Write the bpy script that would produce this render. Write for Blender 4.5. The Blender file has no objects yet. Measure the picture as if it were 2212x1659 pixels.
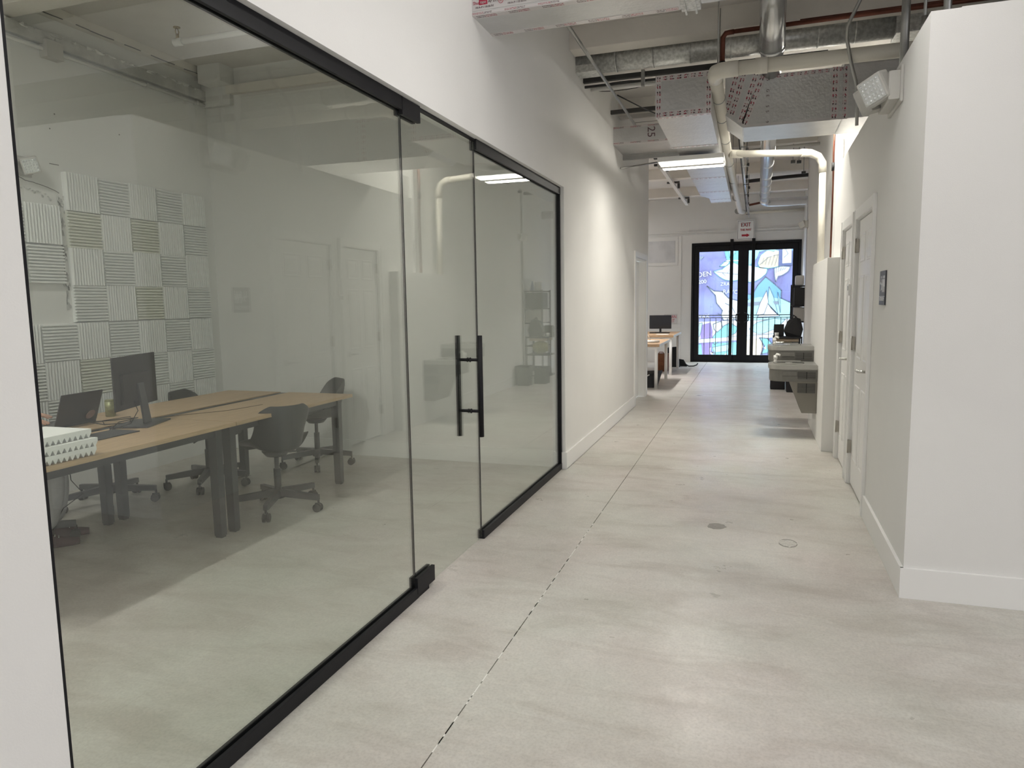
import bpy, bmesh, math, random
from mathutils import Vector, Matrix, Euler
random.seed(7)
S = bpy.context.scene
COL = S.collection
PI = math.pi

# ------------------------------------------------------------------ camera, world, big lights, exposure
F_PX = 1528.0
yaw, pitch, roll = .3268, -.1156, -.0156
CAMH = 1.4668
fwd = Vector((-math.sin(yaw)*math.cos(pitch), math.cos(yaw)*math.cos(pitch), math.sin(pitch)))
rt = Vector((math.cos(yaw), math.sin(yaw), 0)); up = rt.cross(fwd)
r2 = rt*math.cos(roll)+up*math.sin(roll); u2 = -rt*math.sin(roll)+up*math.cos(roll)
cd = bpy.data.cameras.new('camera'); cam = bpy.data.objects.new('camera', cd); COL.objects.link(cam)
M = Matrix((r2, u2, -fwd)).transposed().to_4x4(); M.translation = (0, 0, CAMH)
cam.matrix_world = M
cd.sensor_width = 36; cd.lens = F_PX/2212*36; cd.clip_start = .05; cd.clip_end = 200
S.camera = cam
S.view_settings.view_transform = 'Standard'; S.view_settings.look = 'None'
S.view_settings.gamma = 1; S.view_settings.use_curve_mapping = False
S.view_settings.exposure = 0.22
S.cycles.max_bounces = 9; S.cycles.diffuse_bounces = 4; S.cycles.glossy_bounces = 4; S.cycles.transparent_max_bounces = 16

w = bpy.data.worlds.new('daylight'); S.world = w; w.use_nodes = True
bg = w.node_tree.nodes['Background']
bg.inputs['Color'].default_value = (.80, .90, 1.0, 1); bg.inputs['Strength'].default_value = 17.0

def area(name, loc, rot, sx, sy, power, color, portal=False):
    l = bpy.data.lights.new(name, 'AREA'); l.shape = 'RECTANGLE'; l.size = sx; l.size_y = sy
    l.energy = power; l.color = color
    if portal: l.cycles.is_portal = True
    o = bpy.data.objects.new(name, l); o.location = loc; o.rotation_euler = rot; COL.objects.link(o)
    return o
# daylight from the shop front behind the camera (an opening in the rear wall), sky portal at the far doors
area('front_window_daylight', (1.2, -4.86, 1.75), (PI/2, 0, 0), 5.6, 2.6, 8, (.97, .97, 1.0))
area('side_window_daylight', (4.86, -.7, 1.45), (0, PI/2, 0), 2.3, 5.0, 98, (.96, .965, 1.0))
area('far_door_portal', (-.16, 17.3, 1.4), (-PI/2, 0, 0), 2.1, 2.5, 1, (1, 1, 1), portal=True)
WARM = (1.0, .955, .85)
COOL = (1.0, .97, .93)
# ------------------------------------------------------------------ materials
MAT = {}
def mat(name, col, rough=.6, metal=0., var=0., vscale=6., bump=0., bscale=60., spec=.5, emit=None, es=0., stretch=None, col2=None):
    if name in MAT: return MAT[name]
    m = bpy.data.materials.new(name); m.use_nodes = True; nt = m.node_tree; b = nt.nodes['Principled BSDF']
    b.inputs['Base Color'].default_value = (*col, 1); b.inputs['Roughness'].default_value = rough
    b.inputs['Metallic'].default_value = metal; b.inputs['Specular IOR Level'].default_value = spec
    if emit: b.inputs['Emission Color'].default_value = (*emit, 1); b.inputs['Emission Strength'].default_value = es
    if var or bump or col2:
        tc = nt.nodes.new('ShaderNodeTexCoord'); mp = nt.nodes.new('ShaderNodeMapping')
        nt.links.new(tc.outputs['Object'], mp.inputs[0])
        if stretch: mp.inputs['Scale'].default_value = stretch
    if var or col2:
        n = nt.nodes.new('ShaderNodeTexNoise'); n.inputs['Scale'].default_value = vscale; n.inputs['Detail'].default_value = 6
        nt.links.new(mp.outputs[0], n.inputs['Vector'])
        cr = nt.nodes.new('ShaderNodeValToRGB'); e = cr.color_ramp.elements
        c2 = col2 or tuple(c*(1-var) for c in col)
        e[0].color = (*c2, 1); e[1].color = (*col, 1); e[0].position = .38; e[1].position = .62
        nt.links.new(n.outputs['Fac'], cr.inputs[0]); nt.links.new(cr.outputs[0], b.inputs['Base Color'])
    if bump:
        n2 = nt.nodes.new('ShaderNodeTexNoise'); n2.inputs['Scale'].default_value = bscale; n2.inputs['Detail'].default_value = 4
        nt.links.new(mp.outputs[0], n2.inputs['Vector'])
        bp = nt.nodes.new('ShaderNodeBump'); bp.inputs['Strength'].default_value = bump; bp.inputs['Distance'].default_value = .004
        nt.links.new(n2.outputs['Fac'], bp.inputs['Height']); nt.links.new(bp.outputs[0], b.inputs['Normal'])
    MAT[name] = m; return m

wall_w = mat('wall_white_paint', (.80, .793, .775), .75, var=.02, vscale=2, bump=.12, bscale=220, spec=.3)
trim_w = mat('trim_white_gloss', (.85, .845, .83), .38, spec=.5)
door_w = mat('door_white_enamel', (.85, .845, .83), .32, var=.01, vscale=3, bump=.06, bscale=(90), spec=.5)
ceil_w = mat('ceiling_painted_concrete', (.72, .69, .655), .8, var=.06, vscale=2.5, bump=.35, bscale=30)
beam_w = mat('beam_cream_paint', (.80, .765, .71), .7, var=.05, vscale=5, bump=.4, bscale=40)
plaster = mat('bare_plaster', (.62, .62, .60), .85, var=.2, vscale=9, bump=.8, bscale=35)
foam_m = mat('foam_white', (.88, .885, .87), .95, var=.02, vscale=30, spec=.1)
foam_y = mat('foam_ivory', (.82, .82, .745), .95, var=.02, vscale=30, spec=.1)
black = mat('black_anodised', (.008, .008, .010), .5, spec=.25)
blackm = mat('black_matte', (.014, .014, .016), .6)
rubber = mat('rubber', (.02, .02, .02), .7)
shellm = mat('charcoal_plastic', (.035, .038, .042), .45)
frame_g = mat('dark_grey_steel', (.05, .052, .06), .4, var=.1)
chrome = mat('satin_nickel', (.62, .61, .59), .28, 1.)
hinge_m = mat('brushed_hinge', (.42, .40, .36), .35, 1.)
pvc = mat('cream_pvc', (.74, .71, .63), .35, var=.03, vscale=3)
copper = mat('copper_tube', (.17, .065, .045), .4, .8, var=.3, vscale=8)
galv = mat('galvanised_spiral', (.72, .73, .71), .36, .72, var=.3, vscale=38, bump=.1)
shiny = mat('polished_duct', (.74, .75, .76), .24, .85, var=.12, vscale=3)
steel = mat('conduit_steel', (.42, .42, .41), .4, .9, var=.15)
dsteel = mat('strut_steel_dark', (.07, .07, .068), .5, .5)
foil = mat('foil_facing', (.66, .66, .66), .36, .85, var=.06, vscale=8, bump=.7, bscale=42)
tape_b = mat('foil_tape', (.70, .68, .68), .35, .7, var=.05)
ink = mat('red_ink', (.42, .03, .07), .6)
inkd = mat('dark_ink', (.09, .05, .06), .6)
wood = mat('oak_laminate', (.56, .40, .25), .5, var=.16, vscale=7, stretch=(14, 1, 14))
wood_l = mat('desk_beech', (.52, .34, .20), .5, var=.2, vscale=9, stretch=(2, 14, 14))
fount_l = mat('stainless_rim', (.44, .435, .41), .3, .6)
fount_m = mat('fountain_grey_vinyl', (.19, .185, .17), .4, .4, var=.06, vscale=20)
fount_s = mat('fountain_shroud_taupe', (.22, .205, .18), .5, .2)
paper = mat('paper', (.8, .8, .78), .8)
screen = mat('dark_screen', (.006, .007, .012), .12)
cable_m = mat('black_cable', (.012, .012, .012), .5)
lens_m = mat('clear_lens', (.75, .77, .76), .15, .3, bump=1., bscale=260)
lampbody = mat('lamp_housing', (.56, .55, .52), .5)
skin = mat('skin', (.60, .36, .27), .5)
trouser = mat('grey_trousers', (.42, .41, .42), .85, var=.08, vscale=30)
shirt_m = mat('white_shirt', (.72, .70, .70), .85)
shoe_m = mat('maroon_shoe', (.07, .03, .035), .7)
hair_m = mat('dark_hair', (.03, .02, .015), .7)

def floor_material():
    m = bpy.data.materials.new('polished_concrete'); m.use_nodes = True; nt = m.node_tree; b = nt.nodes['Principled BSDF']
    L = nt.links.new; N = nt.nodes.new
    tc = N('ShaderNodeTexCoord')
    def noise(s, d, st=None, dist=0.):
        n = N('ShaderNodeTexNoise'); n.inputs['Scale'].default_value = s; n.inputs['Detail'].default_value = d
        n.inputs['Roughness'].default_value = .62; n.inputs['Distortion'].default_value = dist
        mp = N('ShaderNodeMapping'); L(tc.outputs['Object'], mp.inputs[0])
        if st: mp.inputs['Scale'].default_value = st
        L(mp.outputs[0], n.inputs['Vector']); return n.outputs['Fac']
    def ramp(src, p0, c0, p1, c1):
        r = N('ShaderNodeValToRGB'); e = r.color_ramp.elements
        e[0].position = p0; e[0].color = (*c0, 1); e[1].position = p1; e[1].color = (*c1, 1); L(src, r.inputs[0]); return r.outputs[0]
    def mul(a, bb, f=1.):
        x = N('ShaderNodeMix'); x.data_type = 'RGBA'; x.blend_type = 'MULTIPLY'; x.inputs[0].default_value = f
        L(a, x.inputs[6]); L(bb, x.inputs[7]); return x.outputs[2]
    a = ramp(noise(1.1, 5, dist=.6), .36, (.53, .50, .468), .64, (.635, .614, .585))
    g = ramp(noise(.7, 3), .38, (.97, 1.0, .965), .62, (1.02, .99, .985))
    st = ramp(noise(3.2, 9, st=(.55, 1.6, 1), dist=.9), .33, (.83, .81, .79), .52, (1, 1, 1))
    sp = ramp(noise(85, 3), .36, (.86, .85, .84), .56, (1, 1, 1))
    wh = ramp(noise(26, 4), .45, (1, 1, 1), .75, (1.10, 1.09, 1.08))
    c = mul(mul(mul(mul(a, g), st, .85), sp, .8), wh)
    L(c, b.inputs['Base Color'])
    rr = ramp(noise(5, 4), .3, (.27,)*3, .7, (.42,)*3); L(rr, b.inputs['Roughness'])
    b.inputs['Specular IOR Level'].default_value = .75
    bp = N('ShaderNodeBump'); bp.inputs['Strength'].default_value = .08; bp.inputs['Distance'].default_value = .004
    L(noise(60, 5), bp.inputs['Height']); L(bp.outputs[0], b.inputs['Normal'])
    return m
conc = floor_material()
MAT['conc'] = conc
concd = mat('patch_cement', (.30, .285, .265), .8, var=.15, vscale=40)
concr = mat('patch_ring', (.60, .58, .54), .6, var=.25, vscale=60)

def glass_material(name, tint, ior=1.60):
    m = bpy.data.materials.new(name); m.use_nodes = True; nt = m.node_tree; nt.nodes.clear(); L = nt.links.new; N = nt.nodes.new
    out = N('ShaderNodeOutputMaterial'); mx = N('ShaderNodeMixShader'); tr = N('ShaderNodeBsdfTransparent'); gl = N('ShaderNodeBsdfGlossy')
    tr.inputs[0].default_value = (*tint, 1); gl.inputs['Roughness'].default_value = 0.0; gl.inputs[0].default_value = (1, 1, 1, 1)
    fr = N('ShaderNodeFresnel'); geo = N('ShaderNodeNewGeometry'); mr = N('ShaderNodeMapRange')
    mr.inputs['To Min'].default_value = ior; mr.inputs['To Max'].default_value = 1/ior
    L(geo.outputs['Backfacing'], mr.inputs['Value']); L(mr.outputs[0], fr.inputs['IOR'])
    L(fr.outputs[0], mx.inputs[0]); L(tr.outputs[0], mx.inputs[1]); L(gl.outputs[0], mx.inputs[2]); L(mx.outputs[0], out.inputs[0])
    MAT[name] = m; return m
glass = glass_material('tinted_glass', (.935, .962, .932))
glass_clear = glass_material('clear_glass', (.97, .98, .97))

def tape_material(name, scale=(9., 60., 1.)):
    # printed foil tape: rows of small red and dark strokes, in the object's own texture space (u along the tape)
    m = bpy.data.materials.new(name); m.use_nodes = True; nt = m.node_tree; b = nt.nodes['Principled BSDF']; L = nt.links.new; N = nt.nodes.new
    uv = N('ShaderNodeUVMap'); sx = N('ShaderNodeSeparateXYZ'); L(uv.outputs[0], sx.inputs[0])
    def math_(op, a, bv):
        n = N('ShaderNodeMath'); n.operation = op
        for i, v in enumerate((a, bv)):
            if isinstance(v, (int, float)): n.inputs[i].default_value = v
            elif v is not None: L(v, n.inputs[i])
        return n.outputs[0]
    per = math_('FRACT', math_('MULTIPLY', sx.outputs[0], scale[0]), None)      # one label per period
    inl = math_('LESS_THAN', per, .62)
    row = math_('FRACT', math_('MULTIPLY', sx.outputs[1], 2.6), None)
    inr = math_('GREATER_THAN', row, .42)
    ns = N('ShaderNodeTexNoise'); ns.inputs['Scale'].default_value = 1.; ns.inputs['Detail'].default_value = 2
    mp = N('ShaderNodeMapping'); mp.inputs['Scale'].default_value = (scale[1]*3, 7, 1); L(uv.outputs[0], mp.inputs[0]); L(mp.outputs[0], ns.inputs['Vector'])
    str_ = math_('GREATER_THAN', ns.outputs['Fac'], .47)
    ed = math_('LESS_THAN', math_('ABSOLUTE', math_('SUBTRACT', sx.outputs[1], .5), None), .42)
    fac = math_('MULTIPLY', math_('MULTIPLY', inl, inr), math_('MULTIPLY', str_, ed))
    red = math_('LESS_THAN', per, .36)
    mc = N('ShaderNodeMix'); mc.data_type = 'RGBA'; L(red, mc.inputs[0]); mc.inputs[6].default_value = (.10, .07, .08, 1); mc.inputs[7].default_value = (.36, .05, .08, 1)
    m2 = N('ShaderNodeMix'); m2.data_type = 'RGBA'; L(fac, m2.inputs[0]); m2.inputs[6].default_value = (.70, .67, .67, 1); L(mc.outputs[2], m2.inputs[7])
    L(m2.outputs[2], b.inputs['Base Color']); b.inputs['Roughness'].default_value = .38; b.inputs['Metallic'].default_value = .6
    MAT[name] = m; return m
tape_p = tape_material('printed_foil_tape', (19., 26., 1.))
tape_l = tape_material('printed_edge_tape', (5.2, 60., 1.))

# ------------------------------------------------------------------ mesh helpers
class MB:
    def __init__(s): s.bm = bmesh.new()
    def box(s, x0, x1, y0, y1, z0, z1, bev=0., M=None):
        b = bmesh.new()
        r = bmesh.ops.create_cube(b, size=1.)
        for v in b.verts:
            v.co = Vector(((x0+x1)/2+v.co.x*(x1-x0), (y0+y1)/2+v.co.y*(y1-y0), (z0+z1)/2+v.co.z*(z1-z0)))
        if bev: bmesh.ops.bevel(b, geom=b.edges[:], offset=bev, segments=2, affect='EDGES', profile=.7)
        return s.add(b, M)
    def add(s, b, M=None):
        if M is not None: bmesh.ops.transform(b, matrix=M, verts=b.verts[:])
        me = bpy.data.meshes.new('t'); b.to_mesh(me); b.free(); s.bm.from_mesh(me); bpy.data.meshes.remove(me); return s
    def cyl(s, p, q, r, r2=None, n=16, caps=True):
        p = Vector(p); q = Vector(q); d = q-p
        b = bmesh.new(); bmesh.ops.create_cone(b, cap_ends=caps, segments=n, radius1=r, radius2=r if r2 is None else r2, depth=d.length)
        for f in b.faces: f.smooth = len(f.verts) == 4
        M = Matrix.Translation((p+q)/2) @ d.to_track_quat('Z', 'Y').to_matrix().to_4x4()
        return s.add(b, M)
    def tube(s, pts, r, n=10, rs=None):
        pts = [Vector(p) for p in pts]; b = bmesh.new(); rings = []
        t = (pts[1]-pts[0]).normalized(); ref = Vector((0, 0, 1)) if abs(t.z) < .9 else Vector((1, 0, 0))
        a = t.cross(ref).normalized()
        for i, p in enumerate(pts):
            if i == 0: t = (pts[1]-pts[0]).normalized(); k = 1
            elif i == len(pts)-1: t = (pts[-1]-pts[-2]).normalized(); k = 1
            else:
                t1 = (p-pts[i-1]).normalized(); t2 = (pts[i+1]-p).normalized(); t = (t1+t2).normalized()
            a = (a-t*a.dot(t)).normalized(); c = t.cross(a); rr = rs[i] if rs else r
            rings.append([b.verts.new(p+(a*math.cos(2*PI*j/n)+c*math.sin(2*PI*j/n))*rr) for j in range(n)])
        for i in range(len(rings)-1):
            for j in range(n):
                f = b.faces.new((rings[i][j], rings[i][(j+1) % n], rings[i+1][(j+1) % n], rings[i+1][j])); f.smooth = True
        b.faces.new(rings[0][::-1]); b.faces.new(rings[-1])
        return s.add(b)
    def sphere(s, c, r, sc=(1, 1, 1), n=12):
        b = bmesh.new(); bmesh.ops.create_uvsphere(b, u_segments=n, v_segments=max(6, n//2+2), radius=r)
        for f in b.faces: f.smooth = True
        return s.add(b, Matrix.Translation(c) @ Matrix.Diagonal((*sc, 1)))
    def prism(s, poly, axis, a, bb, bev=0.):
        # poly: 2D points; axis: extrusion axis 'x','y','z' from a to bb
        b = bmesh.new()
        def P(u, v, t): return {'x': (t, u, v), 'y': (u, t, v), 'z': (u, v, t)}[axis]
        v0 = [b.verts.new(P(u, v, a)) for u, v in poly]; v1 = [b.verts.new(P(u, v, bb)) for u, v in poly]
        n = len(poly); b.faces.new(v0[::-1]); b.faces.new(v1)
        for i in range(n): b.faces.new((v0[i], v0[(i+1) % n], v1[(i+1) % n], v1[i]))
        bmesh.ops.recalc_face_normals(b, faces=b.faces[:])
        if bev: bmesh.ops.bevel(b, geom=b.edges[:], offset=bev, segments=2, affect='EDGES')
        return s.add(b)
    def quad(s, *pts):
        vs = [s.bm.verts.new(p) for p in pts]; s.bm.faces.new(vs); return s
    def hull(s, pts):
        b = bmesh.new(); [b.verts.new(p) for p in pts]; bmesh.ops.convex_hull(b, input=b.verts[:]); return s.add(b)
    def mesh(s, name, m):
        bmesh.ops.recalc_face_normals(s.bm, faces=s.bm.faces[:])
        me = bpy.data.meshes.new(name); s.bm.to_mesh(me); s.bm.free(); me.materials.append(m); return me
def link(name, data, parent=None, loc=(0, 0, 0), rot=(0, 0, 0)):
    o = bpy.data.objects.new(name, data); COL.objects.link(o)
    if parent is not None: o.parent = parent
    o.location = loc; o.rotation_euler = rot; return o
def ob(name, mb, m, parent=None, loc=(0, 0, 0), rot=(0, 0, 0)): return link(name, mb.mesh(name, m), parent, loc, rot)
def tag(o, label=None, cat=None, group=None, kind=None):
    if label: o['label'] = label
    if cat: o['category'] = cat
    if group: o['group'] = group
    if kind: o['kind'] = kind
    return o
def thing(name, label, cat, loc=(0, 0, 0), rz=0., group=None):
    o = link(name, None, None, loc, (0, 0, rz)); o.empty_display_size = .1
    return tag(o, label, cat, group)
def solo(name, mb, m, label, cat, group=None, loc=(0, 0, 0), rot=(0, 0, 0)):
    return tag(ob(name, mb, m, None, loc, rot), label, cat, group)
def struct(name, mb, m, label=None): 
    o = ob(name, mb, m); o['kind'] = 'structure'
    if label: o['label'] = label
    return o
def sempty(name, loc=(0, 0, 0), rz=0., label=None):
    o = link(name, None, None, loc, (0, 0, rz)); o['kind'] = 'structure'
    if label: o['label'] = label
    return o
def copy_tree(o, parent=None):
    c = o.copy(); COL.objects.link(c); c.parent = parent
    for ch in list(o.children): copy_tree(ch, c)
    return c
def arc(c, r, a0, a1, n, plane='xz'):
    out = []
    for i in range(n+1):
        a = a0+(a1-a0)*i/n; u, v = r*math.cos(a), r*math.sin(a)
        out.append({'xz': (c[0]+u, c[1], c[2]+v), 'xy': (c[0]+u, c[1]+v, c[2]), 'yz': (c[0], c[1]+u, c[2]+v)}[plane])
    return out
def text(name, s, size, m, parent, M, extrude=.0004, sx=1., align='CENTER'):
    cu = bpy.data.curves.new(name, 'FONT'); cu.body = s; cu.size = size; cu.align_x = align; cu.align_y = 'CENTER'; cu.extrude = extrude; cu.resolution_u = 3
    t = bpy.data.objects.new('t', cu); COL.objects.link(t)
    dg = bpy.context.evaluated_depsgraph_get(); me = bpy.data.meshes.new_from_object(t.evaluated_get(dg)); bpy.data.objects.remove(t)
    me.transform(M @ Matrix.Diagonal((sx, 1, 1, 1))); me.materials.clear(); me.materials.append(m)
    return link(name, me, parent)
def frame_M(origin, u, v):
    u = Vector(u).normalized(); v = Vector(v).normalized(); n = u.cross(v)
    m = Matrix((u, v, n)).transposed().to_4x4(); m.translation = origin; return m
def strip(name, p0, p1, wdir, width, m, parent, off=.0015):
    # a thin tape strip with UVs: u along p0->p1 in metres, v across 0..1
    p0 = Vector(p0); p1 = Vector(p1); wv = Vector(wdir).normalized()*width; n = (p1-p0).cross(wv).normalized()*off
    b = bmesh.new(); uvl = b.loops.layers.uv.new('uv'); Lg = (p1-p0).length
    top = [(p0-wv/2+n, 0, 0), (p1-wv/2+n, Lg, 0), (p1+wv/2+n, Lg, 1), (p0+wv/2+n, 0, 1)]
    bot = [(c-2*n, a, d) for c, a, d in top]
    vt = [b.verts.new(c) for c, _, _ in top]; vb = [b.verts.new(c) for c, _, _ in bot]
    fs = [(vt, top), (vb[::-1], bot[::-1])]
    for i in range(4): fs.append(([vt[i], vb[i], vb[(i+1) % 4], vt[(i+1) % 4]], [top[i], bot[i], bot[(i+1) % 4], top[(i+1) % 4]]))
    for vs, dat in fs:
        f = b.faces.new(vs)
        for l, d in zip(f.loops, dat): l[uvl].uv = (d[1], d[2])
    me = bpy.data.meshes.new(name); b.to_mesh(me); b.free(); me.materials.append(m)
    return link(name, me, parent)

# ------------------------------------------------------------------ key dimensions
XW = -1.52; XWB = -1.64            # corridor face and room face of the left wall
XG = -1.571                        # glass plane
Y0, YP, YD, YE = 1.19, 3.066, 3.984, 5.918
ZH = 2.418
ZC = 3.77; ZB = 3.59               # ceiling, underside of the beams
ANG = .0099
def RX(y): return .7311+ANG*(y-4)
YF = 17.08
XBK = -5.2; YEND = 5.97

# ------------------------------------------------------------------ floor: slabs with saw-cut joints
fl = sempty('floor')
xs = [-5.5, -.963, 5.0]; ys = [-5.0, 1.05, 6.142, 11.2, 17.2]; g = .0022
for i in range(2):
    for j in range(4):
        mb = MB().box(xs[i]+g, xs[i+1]-g, ys[j]+g*.8, ys[j+1]-g*.8, -.10, 0)
        ob('floor_slab', mb, conc, fl)
ob('floor_bed', MB().box(-5.6, 5.1, -5.1, 17.3, -.2, -.1), mat('joint_dark', (.10, .095, .085), .9), fl)
fill = MB()
for k in range(46):
    y = 1.9+random.random()*2.9
    l = random.uniform(.01, .09)
    fill.box(-.963-g*1.0, -.963+g*1.0, y, y+l, -.012, .0006)
ff = ob('joint_filler', fill, mat('filler_white', (.85, .84, .80), .8), fl); ff['kind'] = 'stuff'
def blob(cx, cy, rx, ry, z0, z1, n=22, jit=.12):
    return [(cx+rx*math.cos(2*PI*i/n)*(1+random.uniform(-jit, jit)), cy+ry*math.sin(2*PI*i/n)*(1+random.uniform(-jit, jit))) for i in range(n)]
tag(ob('floor_patch', MB().prism(blob(-.182, 4.635, .055, .066, 0, 0, jit=.16), 'z', -.004, .0015), concd, fl), 'dark cement patch in the floor')
tag(ob('floor_patch', MB().prism(blob(.237, 4.416, .055, .075, 0, 0, jit=.06), 'z', -.004, .0012), concr, fl), 'pale ringed anchor patch in the floor')
rg = MB()
for i in range(26):
    a = 2*PI*i/26
    if random.random() < .25: continue
    rg.box(-.006, .006, -.0016, .0016, 0, .002, M=Matrix.Translation((.237+.05*math.cos(a), 4.416+.068*math.sin(a), .0008)) @ Matrix.Rotation(a+PI/2, 4, 'Z'))
ob('patch_outline', rg, concd, fl)

# ------------------------------------------------------------------ ceiling and beams
struct('ceiling', MB().box(-5.5, 5.0, -5.0, YF+.15, ZC, ZC+.2), ceil_w)
for k, y in enumerate([-3.1, -.75, 1.5, 3.82, 6.15, 8.47, 10.8, 13.1, 15.4]):
    o = struct('trim_%d' % (k+1), MB().box(-5.3, 5.0, y, y+.19, ZB, ZC+.01, bev=.006), beam_w, 'painted concrete ceiling beam crossing the corridor')
# ceiling panel joints beyond the beams
cj = sempty('trim_10')
for y in [7.3, 9.6, 11.95, 14.25]:
    ob('ceiling_seam', MB().box(-5.3, 5.0, y, y+.012, ZC-.004, ZC), mat('seam_grey', (.35, .33, .31), .9), cj)  # plain grey strips marking the joints
    
# ------------------------------------------------------------------ walls
mb = MB()
mb.box(XWB, XW, -5.0, Y0-.039, 0, ZC)                  # near strip
mb.box(XWB, XW, Y0-.039, YE, ZH, ZC)                        # header over the glazing
mb.box(XWB, XW, YE, 9.78, 0, ZC)
mb.box(XWB, XW, 9.78, 10.80, 2.05, ZC)
mb.box(XWB, XW, 10.80, 11.06, 0, ZC)
struct('wall_left', mb, wall_w)
struct('wall_room_back', MB().box(XBK-.15, XBK, -.1, 6.1, 0, ZC), wall_w)
struct('wall_room_end', MB().box(XBK, XWB, YEND, YEND+.12, 0, ZC), wall_w)
struct('wall_room_front', MB().box(XBK, XWB, -.12, 0, 0, ZC), wall_w)
struct('wall_far_left', MB().box(-5.5, XWB, 10.94, 11.06, 0, ZC).box(-5.6, -5.5, 10.9, YF, 0, ZC), wall_w)
# rear wall behind the camera with the shop-front opening
mb = MB().box(-5.5, -1.8, -5.1, -4.95, 0, ZC).box(4.2, 5.0, -5.1, -4.95, 0, ZC).box(-1.8, 4.2, -5.1, -4.95, 3.1, ZC).box(-1.8, 4.2, -5.1, -4.95, 0, .3).box(-1.8, 4.2, -5.2, -5.1, 0, 3.2)
struct('wall_front', mb, wall_w)
struct('wall_lobby_right', MB().box(5.0, 5.12, -5.1, YF, 0, ZC+.1), wall_w)
struct('wall_lobby_left', MB().box(-5.62, -5.5, -5.1, 0, 0, ZC), wall_w)
# right partition (low): corridor face follows the slight angle of the wall
YC = 3.755; YR = 7.89; ZR = 2.725
DR = {1: (5.20, 6.02), 2: (6.27, 6.95)}       # door leaves along the wall
def rwall(y0, y1, z0, z1, th=.12):
    return [(RX(y0), y0), (RX(y1), y1), (RX(y1)+th, y1), (RX(y0)+th, y0)], z0, z1
mb = MB()
for (a, b_, z0, z1) in [(YC, 5.18, 0, ZR), (5.18, 6.04, 2.06, ZR), (6.04, 6.25, 0, ZR), (6.25, 6.97, 2.06, ZR), (6.97, YR, 0, ZR)]:
    poly, z0, z1 = rwall(a, b_, z0, z1); mb.prism(poly, 'z', z0, z1)
struct('wall_right', mb, wall_w)
struct('wall_right_near', MB().prism([(RX(YC)+.12, YC), (5.0, YC+.0), (5.0, YC+.12), (RX(YC)+.12, YC+.12)], 'z', 0, ZR+.004), wall_w)
struct('wall_right_lid', MB().box(.86, 5.0, YC+.1, YR, 2.45, 2.55), wall_w)
struct('wall_right_return', MB().box(.80, 5.0, YR, YR+.12, 0, ZC), wall_w)
struct('wall_right_far', MB().box(.80, .95, YR+.1, 12.32, 0, ZC).box(1.045, 1.2, 12.3, YF, 0, ZC).box(.80, 1.2, 12.25, 12.37, 0, ZC), wall_w)
# low white chase behind the fountains
struct('wall_chase', MB().box(.655, .80, 7.24, 8.90, 0, 1.83, bev=.004), wall_w, 'white half-height chase behind the drinking fountains')

# far wall with door opening
DX0, DX1, DZ = -1.345, 1.015, 2.74
mb = MB().box(-5.5, DX0, YF, YF+.14, 0, ZC).box(DX1, 1.2, YF, YF+.14, 0, ZC).box(DX0, DX1, YF, YF+.14, DZ, ZC)
struct('wall_far', mb, wall_w)
t = sempty('trim_11')
ob('ledge', MB().box(-5.4, 1.04, YF-.03, YF, 2.985, 3.01).box(-5.4, 1.04, YF-.018, YF, 2.93, 2.945), wall_w, t)
ob('pipe_rail', MB().cyl((-.25, YF-.05, 3.36), (1.04, YF-.05, 3.38), .03), pvc, t)
ob('batten', MB().box(-1.62, -1.58, YF-.02, YF, 0, 2.93), wall_w, t)
ob('square_patch', MB().box(-2.40, -1.66, YF-.012, YF, 2.25, 2.9, bev=.004), wall_w, t)
ob('square_patch', MB().box(-2.34, -1.72, YF-.016, YF-.012, 2.32, 2.82, bev=.002), mat('patchy_paint', (.66, .66, .67), .8, var=.12, vscale=4), t)

# baseboards
def base_x(name, x, y0, y1, side):
    x1 = x+side*.016
    a, b_ = min(x, x1), max(x, x1)
    return struct(name, MB().box(a, b_, y0, y1, 0, .150, bev=.002).box(a, b_ if side > 0 else b_, y0, y1, .0, .006), trim_w)
base_x('baseboard_left', XW, YE-.002, 9.70, 1)
base_x('baseboard_left_near', XW, -4.9, Y0-.042, 1)
struct('baseboard_left_end', MB().box(XW-.05, XW+.016, YE-.014, YE, 0, .150, bev=.002), trim_w)
struct('baseboard_left_jamb', MB().box(-1.62, XG-.02, YE-.014, YE, 0, .150, bev=.002), trim_w)
struct('baseboard_right', MB().prism([(RX(YC)-.016, YC-.014), (RX(5.09)-.016, 5.09), (RX(5.09), 5.09), (RX(YC), YC-.014)], 'z', 0, .152, bev=.0015), trim_w)
struct('baseboard_right_near', MB().box(RX(YC)-.016, 5.0, YC-.016, YC, 0, .152, bev=.0015), trim_w)
struct('baseboard_right_far', MB().box(.784, .80, 8.92, 12.37, 0, .15, bev=.002).box(1.029, 1.045, 12.37, YF, 0, .15, bev=.002), trim_w)
struct('baseboard_room_end', MB().box(XBK, XWB, YEND-.014, YEND, 0, .15, bev=.002), trim_w)
struct('baseboard_room_back', MB().box(XBK, XBK+.014, 0, YEND-.014, 0, .14, bev=.002), trim_w)
struct('trim_12', MB().box(.80, .816, YR-.2, YR-.02, 1.2, ZR+.25).box(.75, .80, YR-.012, YR+.01, 1.83, 3.3), trim_w, 'narrow white corner boards at the end of the low partition')

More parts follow.
